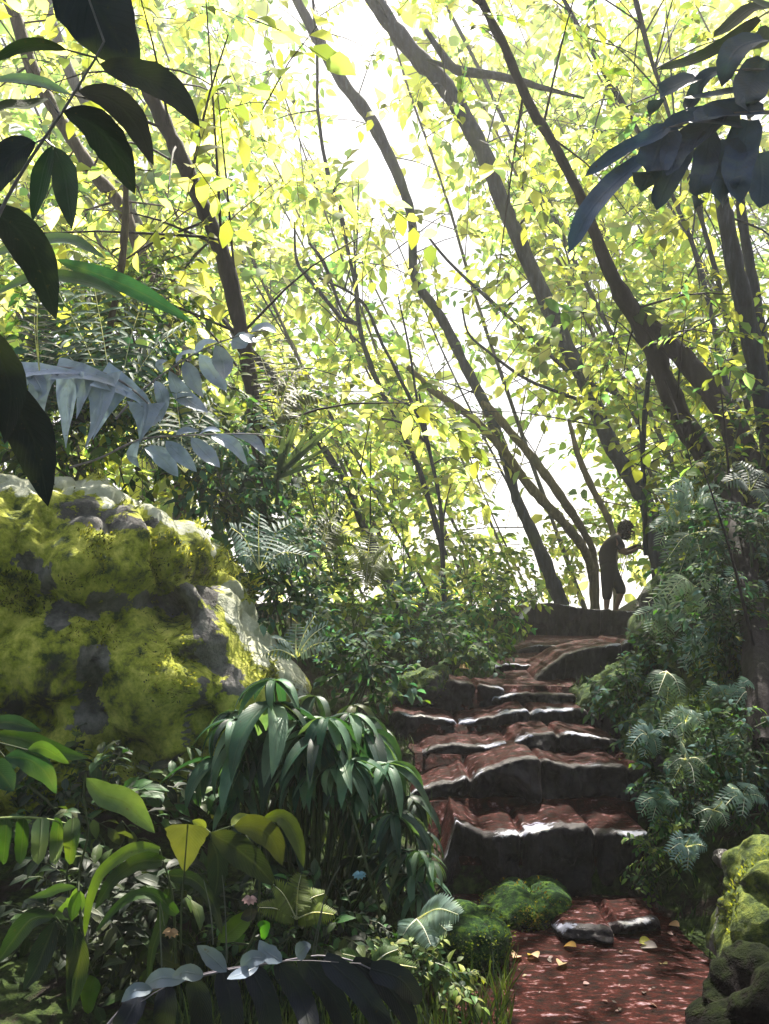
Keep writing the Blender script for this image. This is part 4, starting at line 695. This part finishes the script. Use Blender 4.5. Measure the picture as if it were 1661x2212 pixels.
fern('pale blue-green fern highest on the right bank under the leaning trunk',(1500,1090),[(1430,1070,20,34),(1440,1110,20,34),(1460,1040,20,30),(1560,1110,25,36),(1540,1050,15,30),(1420,1140,15,30)],6.6,FB,seat=True,npair=9,lw=.22)
fern('feathery fern with crosswise leaflets below the highest fern',(1500,1150),[(1460,1260,10,40),(1440,1210,15,34),(1560,1230,25,44),(1520,1270,10,40),(1580,1180,15,36)],6.3,(.16,.24,.2),seat=True,npair=9,lw=.22)
fern('bright white-green fern in a sunny spot on the right bank',(1500,1265),[(1470,1310,20,40),(1440,1290,25,34),(1560,1290,25,44),(1540,1330,15,44),(1500,1340,10,36),(1400,1300,20,26)],6.1,(.5,.62,.45),seat=True,npair=9,lw=.22)
fern('fern leaning over the mossy ledge beside the upper steps',(1560,1360),[(1500,1400,25,36),(1480,1440,25,36),(1590,1420,20,36),(1530,1450,10,36),(1600,1370,15,30)],5.6,FB,seat=True,npair=9,lw=.22)
fern('small drooping fern on the face of the mossy ledge',(1440,1450),[(1420,1500,10,26),(1440,1520,8,28),(1400,1480,10,22),(1470,1500,8,26)],5.2,(.16,.26,.2),seat=True,npair=9,lw=.22)
fern('bluish fern at the far right edge above the outcrop',(1620,1060),[(1570,1040,15,30),(1600,1000,10,30),(1650,1020,10,30),(1660,1080,10,30)],6.2,(.14,.2,.22),seat=True,npair=9,lw=.22)
fern('small fern growing out of the outcrop face',(1480,1640),[(1440,1660,12,20),(1450,1690,10,22),(1500,1690,10,22),(1520,1650,10,20),(1470,1600,5,20)],4.5,(.14,.22,.15),seat=True,npair=9,lw=.22)
fern('tiny pale fern low on the outcrop beside the steps',(1540,1750),[(1500,1760,10,18),(1520,1790,8,20),(1570,1780,10,20),(1560,1730,5,16)],4.3,(.18,.28,.22),seat=True,npair=9,lw=.22)
fern('pale fern tuft just below the shrub that tops the right bank',(1465,1130),[(1414, 1139, 8, 28), (1425, 1174, 15, 28), (1464, 1181, 15, 28), (1503, 1164, 16, 28), (1516, 1135, 10, 28), (1435, 1103, 16, 28), (1486, 1108, 9, 28)],7.5,(0.3, 0.46, 0.44),seat=True,npair=9,lw=.22)
fern('blue-green fern between two shrubs high on the right bank',(1560,1190),[(1501, 1188, 12, 28), (1515, 1233, 20, 28), (1561, 1247, 18, 28), (1599, 1224, 9, 28), (1622, 1186, 14, 28), (1540, 1155, 19, 28), (1591, 1167, 19, 28)],6.5,(0.2, 0.36, 0.3),seat=True,npair=9,lw=.22)
fern('narrow fern hanging beside the crowning rock on the bank',(1440,1330),[(1378, 1328, 9, 28), (1403, 1363, 19, 28), (1436, 1380, 17, 28), (1473, 1359, 17, 28), (1492, 1339, 18, 28), (1419, 1311, 13, 28), (1471, 1315, 12, 28)],6.5,(0.36, 0.52, 0.46),seat=True,npair=9,lw=.22)
fern('pale drooping fern in the middle of the right bank',(1510,1400),[(1454, 1400, 13, 28), (1477, 1430, 17, 28), (1497, 1457, 12, 28), (1544, 1434, 19, 28), (1572, 1411, 14, 28), (1481, 1372, 18, 28), (1531, 1385, 14, 28)],6,(0.24, 0.4, 0.42),seat=True,npair=9,lw=.22)
fern('silvery fern close to the dark leaning trunk',(1600,1270),[(1544, 1275, 9, 28), (1564, 1313, 10, 28), (1589, 1314, 8, 28), (1639, 1307, 20, 28), (1648, 1273, 16, 28), (1578, 1243, 20, 28), (1622, 1242, 12, 28)],6,(0.3, 0.46, 0.44),seat=True,npair=9,lw=.22)
fern('pale fern on the upper lip of the tall outcrop',(1560,1500),[(1517, 1506, 20, 22), (1537, 1520, 15, 22), (1556, 1532, 10, 22), (1582, 1531, 15, 22), (1602, 1507, 16, 22), (1536, 1478, 8, 22), (1577, 1487, 12, 22)],5.2,(0.2, 0.36, 0.3),seat=True,npair=9,lw=.22)
fern('bright fern tuft above the outcrop face',(1480,1560),[(1431, 1570, 20, 22), (1449, 1581, 8, 22), (1473, 1606, 20, 22), (1510, 1590, 20, 22), (1515, 1563, 15, 22), (1459, 1544, 16, 22), (1494, 1540, 17, 22)],5.2,(0.36, 0.52, 0.46),seat=True,npair=9,lw=.22)
fern('small fern edging the left corner of the outcrop',(1400,1590),[(1359, 1589, 14, 22), (1362, 1612, 16, 22), (1392, 1632, 17, 22), (1420, 1626, 11, 22), (1436, 1587, 14, 22), (1386, 1563, 11, 22), (1413, 1577, 8, 22)],5,(0.24, 0.4, 0.42),seat=True,npair=9,lw=.22)
fern('blue-tinted fern on the outcrop near the right edge',(1600,1600),[(1556, 1606, 14, 22), (1565, 1626, 19, 22), (1590, 1633, 10, 22), (1626, 1636, 11, 22), (1647, 1595, 15, 22), (1588, 1585, 14, 22), (1626, 1580, 14, 22)],4.8,(0.3, 0.46, 0.44),seat=True,npair=9,lw=.22)
fern('little fern halfway down the outcrop, nearest the steps',(1420,1730),[(1383, 1736, 12, 22), (1385, 1755, 18, 22), (1409, 1771, 16, 22), (1453, 1752, 13, 22), (1456, 1737, 10, 22), (1407, 1714, 10, 22), (1436, 1711, 8, 22)],4.6,(0.2, 0.36, 0.3),seat=True,npair=9,lw=.22)
fern('feathery fern above the domed boulder',(1600,1720),[(1550, 1728, 15, 22), (1561, 1746, 15, 22), (1604, 1759, 18, 22), (1624, 1741, 16, 22), (1650, 1725, 9, 22), (1580, 1702, 8, 22), (1624, 1698, 17, 22)],4.4,(0.36, 0.52, 0.46),seat=True,npair=9,lw=.22)
fern('low bluish fern at the foot of the outcrop',(1480,1830),[(1443, 1839, 15, 22), (1457, 1856, 10, 22), (1485, 1876, 18, 22), (1504, 1853, 15, 22), (1524, 1829, 9, 22), (1454, 1813, 15, 22), (1496, 1804, 16, 22)],4.3,(0.24, 0.4, 0.42),seat=True,npair=9,lw=.22)
fern('tall pale fern under the fork of the dark trunk',(1530,1080),[(1482, 1084, 18, 28), (1498, 1119, 10, 28), (1529, 1122, 13, 28), (1572, 1116, 18, 28), (1591, 1083, 16, 28), (1497, 1049, 15, 28), (1558, 1054, 13, 28)],7,(0.3, 0.46, 0.44),seat=True,npair=9,lw=.22)
fern('fern half hidden by the right edge over the outcrop',(1620,1500),[(1577, 1504, 18, 22), (1586, 1527, 18, 22), (1613, 1538, 18, 22), (1644, 1524, 9, 22), (1661, 1504, 8, 22), (1606, 1475, 18, 22), (1631, 1482, 10, 22)],5,(0.2, 0.36, 0.3),seat=True,npair=9,lw=.22)
fern('silvery fern spreading over the green-topped rock by the path',(900,1985),[(990,1975,22,44),(930,2040,12,36),(965,2010,18,40),(870,2020,10,30)],3.3,(.26,.38,.36))
fern('green fern in the undergrowth by the slanting trunk',(690,1200),[(745,1080,20,40),(720,1130,30,40),(640,1130,30,40),(760,1160,25,40),(620,1180,20,40)],6.5,(.12,.17,.04),npair=13)
fern('fern lit green behind the drooping shrub near the clearing',(790,1270),[(800,1150,10,30),(840,1180,15,30),(760,1180,15,30),(860,1230,20,30)],7.2,(.16,.22,.05))
fern('pale small-leaved sprig topping the tiered shrub',(640,1420),[(705,1350,10,30),(720,1385,10,30),(600,1380,15,34),(640,1350,8,28),(570,1410,12,26),(680,1330,8,24)],3.8,(.25,.36,.36),npair=9)
fern('dark fern climbing beside the thin knotty stem on the left',(85,800),[(75,640,5,50),(85,620,5,46)],4.6,(.03,.05,.015),npair=10)
fern('olive feathery fern in the bottom undergrowth',(640,1985),[(590,1910,20,30),(650,1890,20,34),(700,1930,20,34),(720,1975,15,30),(560,1960,15,28)],3.2,(.14,.2,.03))
fern('low green fern by the bottom edge left of the rock',(800,2090),[(740,2060,14,26),(860,2050,14,26),(830,2130,10,26),(760,2130,10,26),(900,2090,14,24)],3.0,(.07,.14,.04))
fern('olive fern arching before the slanting dark trunk',(600,900),[(600,735,15,46),(650,800,25,42),(560,760,10,40),(690,860,25,40),(640,930,15,36)],6.3,(.07,.085,.015),npair=11)

# ------------------------------------------------------------------ grasses and stalks
g=MB()
for _ in range(1500):
    u=U(380,1100); v=U(1960,2230); d=U(2.9,3.6)
    x=(u-CX)/F*d; z=ground(x,d); L=U(.06,.2)
    leaves(g,[(x,d,z)],[unit(np.array((rng.normal()*.3,rng.normal()*.3,1)))],[(rng.normal(),-1,0)],L,.008,U(.2,1.0),pick([(.05,.1,.02),(.1,.16,.03),(.02,.05,.02)],1),rows=4,prof='lance')
for _ in range(5000):
    d=U(2.6,12); c,h=pc(d); sgn=-1 if rng.random()<.6 else 1; x=c+sgn*(h*U(.9,1.1)+abs(rng.normal())*.5); z=ground(x,d); L=U(.04,.13)
    leaves(g,[(x,d,z)],[unit(np.array((rng.normal()*.4,rng.normal()*.4,1)))],[(rng.normal(),-1,0)],L,.01,U(.2,1.0),pick([(.03,.07,.02),(.07,.12,.02),(.015,.035,.02)],1),rows=3,prof='lance')
tag(g.build('grass',M_near),'short dark grass and seedlings edging the path','grass',kind='stuff')
for k,(pts,lab) in enumerate([([(735,1870),(705,1930),(680,2030),(670,2100)],'thin dark stalk slanting highest over the bottom undergrowth'),([(440,1900),(455,1970),(460,2040)],'thin pale stalk beside the arrow-shaped leaf'),([(700,1940),(690,2000),(680,2060)],'thin pale stalk right of the olive feathery fern'),([(355,2000),(345,1950),(350,2110)],'thin grey stalk left of the bright half-turned leaf'),([(480,1890),(486,1960),(490,2080)],'thin upright stalk left of the dark olive plant')]):
    mb=MB(); tube(mb,spline([P(a,b,2.8) for a,b in pts],10),np.linspace(.0015,.003,10),5); tag(mb.build('stalk',plain('stalk_%d'%k,(.10,.12,.09))),lab,'stalk')

# leaf litter on the path
lt=MB(); n=420; dd=rng.uniform(2.9,11,n)**1; pts=[]; 
for d in dd:
    c,h=pc(d); x=c+U(-1,1)*h*.95; pts.append((x,d,ground(x,d)+.02))
t=rdir(n); t[:,2]*=.15; nn=np.tile(np.array((0,0,1.)),(n,1))+rng.normal(size=(n,3))*.3; LL=.014+.03*rng.random(n)**2
leaves(lt,pts,t,nn,LL,LL*.55,.4,pick([(.13,.06,.06),(.22,.13,.13),(.08,.03,.02),(.16,.09,.05),(.05,.02,.015)],n),rows=3)
tag(lt.build('leaf_litter',leaf_mat('litter',trans=.1,rough=.5,spec=.5,vein=.1)),'small pinkish brown leaf litter strewn on the red path','litter',kind='stuff')
for (u,v,d,L,c,lab) in [(1245,2057,3.8,.075,(.7,.42,.12),'orange-yellow fallen leaf in the middle of the red path'),(1207,2095,3.6,.085,(.72,.5,.3),'peach fallen leaf nearest the viewer on the red path'),(1468,2002,4.1,.08,(.75,.45,.25),'lone orange fallen leaf right of the pale-edged slab'),
  (1380,2048,3.85,.09,(.5,.48,.08),'yellow-green fallen leaf at the right of the path'),(1420,2057,3.8,.09,(.5,.42,.42),'greyish pink fallen leaf beside the yellow-green one'),(1108,2080,3.68,.085,(.65,.45,.3),'tan fallen leaf at the left edge of the path'),(1162,2080,3.68,.09,(.7,.5,.32),'cream fallen leaf between the tan and peach ones'),
  (992,1443,7.3,.15,(.75,.45,.22),'round orange leaf on the stones left of the upper path')]:
    mb=MB(); x=(u-CX)/F*d; z=max(ground(x,d)+.03,EYE+(HZ-v)/F*d); a=U(0,3)
    leaves(mb,[(x,d,z)],[(math.cos(a),math.sin(a),.12)],[(U(-.3,.3),-.5,1)],L,L*.6,.8,c,rows=6,prof='oval',fold=.5)
    tag(mb.build('fallen_leaf',M_near),lab,'leaf','bright fallen leaves on the path')
# little flowers
for (u,v,d,c,lab) in [(776,1892,3.35,(.35,.65,.85),'small sky-blue flower hanging in the dark tangle'),(540,1945,3.0,(.6,.4,.42),'small pink flower above the bright half-turned leaf'),(370,2015,2.9,(.65,.42,.25),'peach-coloured flower below the arching straps')]:
    e=thing('flower',lab,'flower',P(u,v+60,d)); mb=MB(); k=7; az=np.linspace(0,6.28,k,endpoint=False)
    leaves(mb,np.tile(P(u,v-8,d),(k,1)),np.stack([np.cos(az)*.8,np.full(k,-.4),np.sin(az)*.6-.5],1),(0,-1,.3),.034,.016,.5,c,rows=4); mb.build('petals',leaf_mat('petal_%d'%u,trans=.3,vein=.05,tcol=(1,1,1)),e)
    mb=MB(); tube(mb,[P(u,v-8,d),P(u+3,v+25,d),P(u,v+60,d)],[.001,.0015,.002],5); mb.build('stem',M_stem,e)

# ------------------------------------------------------------------ person
PD=12.6
def pp(u,v,dy=0.0): return P(u,v,PD)+np.array((0,dy,0))
pe=thing('person','person in dark top and dark knee-length trousers bending forward at the top of the path','person',pp(1322,1322))
def skinmesh(name,verts,edges,radii,m,parent,sub=2,root=0):
    off=np.array(parent.location)
    if parent.parent: off=off+np.array(parent.parent.location)
    me=bpy.data.meshes.new(name); me.from_pydata([tuple(np.array(v)-off) for v in verts],edges,[]); o=bpy.data.objects.new(name,me); S.collection.objects.link(o); o.parent=parent
    md=o.modifiers.new('skin','SKIN'); md.use_smooth_shade=True
    if not me.skin_vertices: 
        bpy.context.view_layer.objects.active=o; 
    sv=me.skin_vertices[0].data if me.skin_vertices else None
    if sv is None:
        import bmesh; bm=bmesh.new(); bm.from_mesh(me); bm.verts.layers.skin.verify(); bm.to_mesh(me); bm.free(); sv=me.skin_vertices[0].data
    for i,r in enumerate(radii): sv[i].radius=(r,r) if np.isscalar(r) else r; sv[i].use_root=(i==root)
    s=o.modifiers.new('sub','SUBSURF'); s.levels=s.render_levels=sub; me.materials.append(m); return o
M_skin=plain('skin',(.20,.10,.06),.5,.12,12); M_shirt=plain('shirt_cloth',(.02,.012,.016),.85,.25,25); M_trou=plain('trouser_cloth',(.01,.008,.012),.85,.25,25); M_hair=plain('dark_curly_hair',(.018,.009,.006),.6,.4,60)
hip=pp(1318,1236); J={}
V_=[hip,pp(1312,1212),pp(1312,1188),pp(1322,1167),pp(1334,1156),pp(1344,1152),pp(1352,1147)]; R_=[.13,.115,.125,.12,.055,.06,.095]
E_=[(i,i+1) for i in range(6)]
def chain(pts,rad,frm):
    prev=frm
    for p_,r_ in zip(pts,rad): V_.append(p_); R_.append(r_); E_.append((prev,len(V_)-1)); prev=len(V_)-1
    return prev
# legs
chain([pp(1308,1240,-.09),pp(1308,1280,-.10),pp(1307,1312,-.08),pp(1306,1319,-.10),pp(1316,1321,-.13)],[.095,.062,.042,.04,.03],0)
chain([pp(1328,1240,.09),pp(1346,1275,.06),pp(1332,1310,.02),pp(1330,1321,.0),pp(1342,1324,-.03)],[.095,.062,.042,.04,.03],0)
# arms, both reaching forward to the bank
ha=chain([pp(1326,1168,-.16),pp(1342,1198,-.2),pp(1362,1192,-.16),pp(1368,1186,-.15)],[.06,.045,.034,.034],3)
hb=chain([pp(1328,1166,.15),pp(1350,1192,.16),pp(1370,1182,.12),pp(1376,1177,.1)],[.06,.045,.034,.034],3)
for hnd in (ha,hb):
    b=V_[hnd]; 
    for k in range(5):
        o1=np.array((.03+.004*k,(k-2)*.018,.012-.004*abs(k-2))); 
        if k==0: o1=np.array((.01,-.04,.01))
        chain([b+o1,b+o1*1.7+np.array((.018,0,-.012)),b+o1*2+np.array((.03,0,-.032))],[.010,.009,.008],hnd)
skinmesh('body',V_,E_,R_,M_skin,pe)
sh=skinmesh('shirt',[pp(1318,1240),pp(1311,1212),pp(1311,1188),pp(1322,1167),pp(1332,1159),pp(1326,1168,-.16),pp(1338,1190,-.195),pp(1328,1166,.15),pp(1344,1184,.16)],[(0,1),(1,2),(2,3),(3,4),(3,5),(5,6),(3,7),(7,8)],[.155,.138,.148,.142,.07,.08,.065,.08,.065],M_shirt,pe)
tr=skinmesh('trousers',[hip,pp(1312,1208),pp(1308,1244,-.09),pp(1308,1278,-.10),pp(1307,1300,-.09),pp(1328,1244,.09),pp(1345,1274,.06),pp(1341,1286,.05)],[(0,1),(0,2),(2,3),(3,4),(0,5),(5,6),(6,7)],[.16,.14,.115,.088,.075,.115,.088,.08],M_trou,pe)
# hair: cap of short curls
hb_=MB(); hc=pp(1352,1145); n=900; q=rdir(n); q=q[(q[:,0]<.45)|(q[:,2]>.35)]; n=len(q)
leaves(hb_,hc+q*np.array((.105,.10,.125))*1.0,unit(q+rdir(n)*.8),rdir(n),.055,.03,2.0,(1,1,1),rows=4,prof='strap'); 
icv=[];icf=[]
for i in range(13):
    for j in range(20):
        a=i/12*math.pi; b=j/20*6.283; icv.append(hc+np.array((-.012,0,.012))+np.array((math.sin(a)*math.cos(b)*.1,math.sin(a)*math.sin(b)*.1,math.cos(a)*.118)))
icf=[(i*20+j,i*20+(j+1)%20,(i+1)*20+(j+1)%20,(i+1)*20+j) for i in range(12) for j in range(20)]; hb_.add(icv,icf); hb_.build('hair',M_hair,pe)
# face: nose, ears, lips, eyes
fm=MB(); fc=pp(1354,1150)
tube(fm,[fc+np.array((.075,0,.03)),fc+np.array((.115,0,-.005)),fc+np.array((.095,0,-.02))],[.012,.018,.014],8)
for s in (-1,1): tube(fm,[fc+np.array((0,s*.09,.015)),fc+np.array((.005,s*.1,-.005)),fc+np.array((.008,s*.09,-.028))],[.012,.018,.008],8)
tube(fm,[fc+np.array((.09,-.025,-.045)),fc+np.array((.1,0,-.045)),fc+np.array((.09,.025,-.045))],[.005,.009,.005],6); fm.build('face',M_skin,pe)
fm=MB()
for s in (-1,1): tube(fm,[fc+np.array((.085,s*.032-.008,.02)),fc+np.array((.092,s*.032,.02)),fc+np.array((.085,s*.032+.008,.02))],[.004,.009,.004],6)
fm.build('eyes',plain('eye_dark',(.02,.015,.012),.2),pe)

# ------------------------------------------------------------------ unseen canopy added overhead to shade the foreground
e=thing('unseen_shade_tree','unseen tree added above and behind the viewer to shade the foreground','tree',(-3.2,-1.5,0)); mb=MB(); tw=MB()
tube(tw,spline([(-3.0,.2,7.5),(-3.2,-.6,5),(-3.4,-1.2,2.5),(-3.2,-1.5,0)],16),np.linspace(.12,.24,16),10); tw.build('trunk',M_bark,e)
tw=MB()
for _ in range(760):
    c=np.array((U(-6,6),U(-7,9),U(5.5,11)))
    if _%3==0: c=np.array((U(-7,7),U(-7.5,-5),U(.5,7)))
    if c[2]<EYE+.80*c[1]+.4 or noise.noise(Vector(c*.45))<(-.3 if c[0]>.3 else -.16) or (c[0]<-.3 and c[1]>3.0 and c[2]<60 and c[1]>0 and c[1]-3>0): continue
    if rng.random()<.12: tube(tw,spline([(-3.0,.2,7.2),(c+np.array((-3,.2,7)))/2,c],7),np.linspace(.05,.01,7),5)
    k=20; q=c+rng.normal(size=(k,3))*.35; LL=rng.uniform(.2,.36,k); leaves(mb,q,rdir(k,-.3),rdir(k,1.2),LL,LL*.5,.7,pick(DG,k),rows=3)
mb.build('crown',M_mid,e); tw.build('branches',M_bark,e)

# ------------------------------------------------------------------ haze
mb=MB(); X0,X1,Y0,Y1,Z0,Z1=-310,310,-32,610,-20,60
hv=[(X0,Y0,Z0),(X1,Y0,Z0),(X1,Y1,Z0),(X0,Y1,Z0),(X0,Y0,Z1),(X1,Y0,Z1),(X1,Y1,Z1),(X0,Y1,Z1)]
mb.add(hv,[(0,3,2,1),(4,5,6,7),(0,1,5,4),(1,2,6,5),(2,3,7,6),(3,0,4,7)])
m,nt_=mat('haze_air'); n=N_(nt_); out=n('OutputMaterial'); pv_=n('VolumePrincipled'); pv_.inputs['Density'].default_value=HAZE; pv_.inputs['Color'].default_value=(.96,.96,1,1); pv_.inputs['Anisotropy'].default_value=.35; n.link(pv_.outputs[0],out.inputs['Volume'])
tag(mb.build('haze',m,smooth=False),'pale sunlit mist hanging in the forest','haze',kind='stuff')
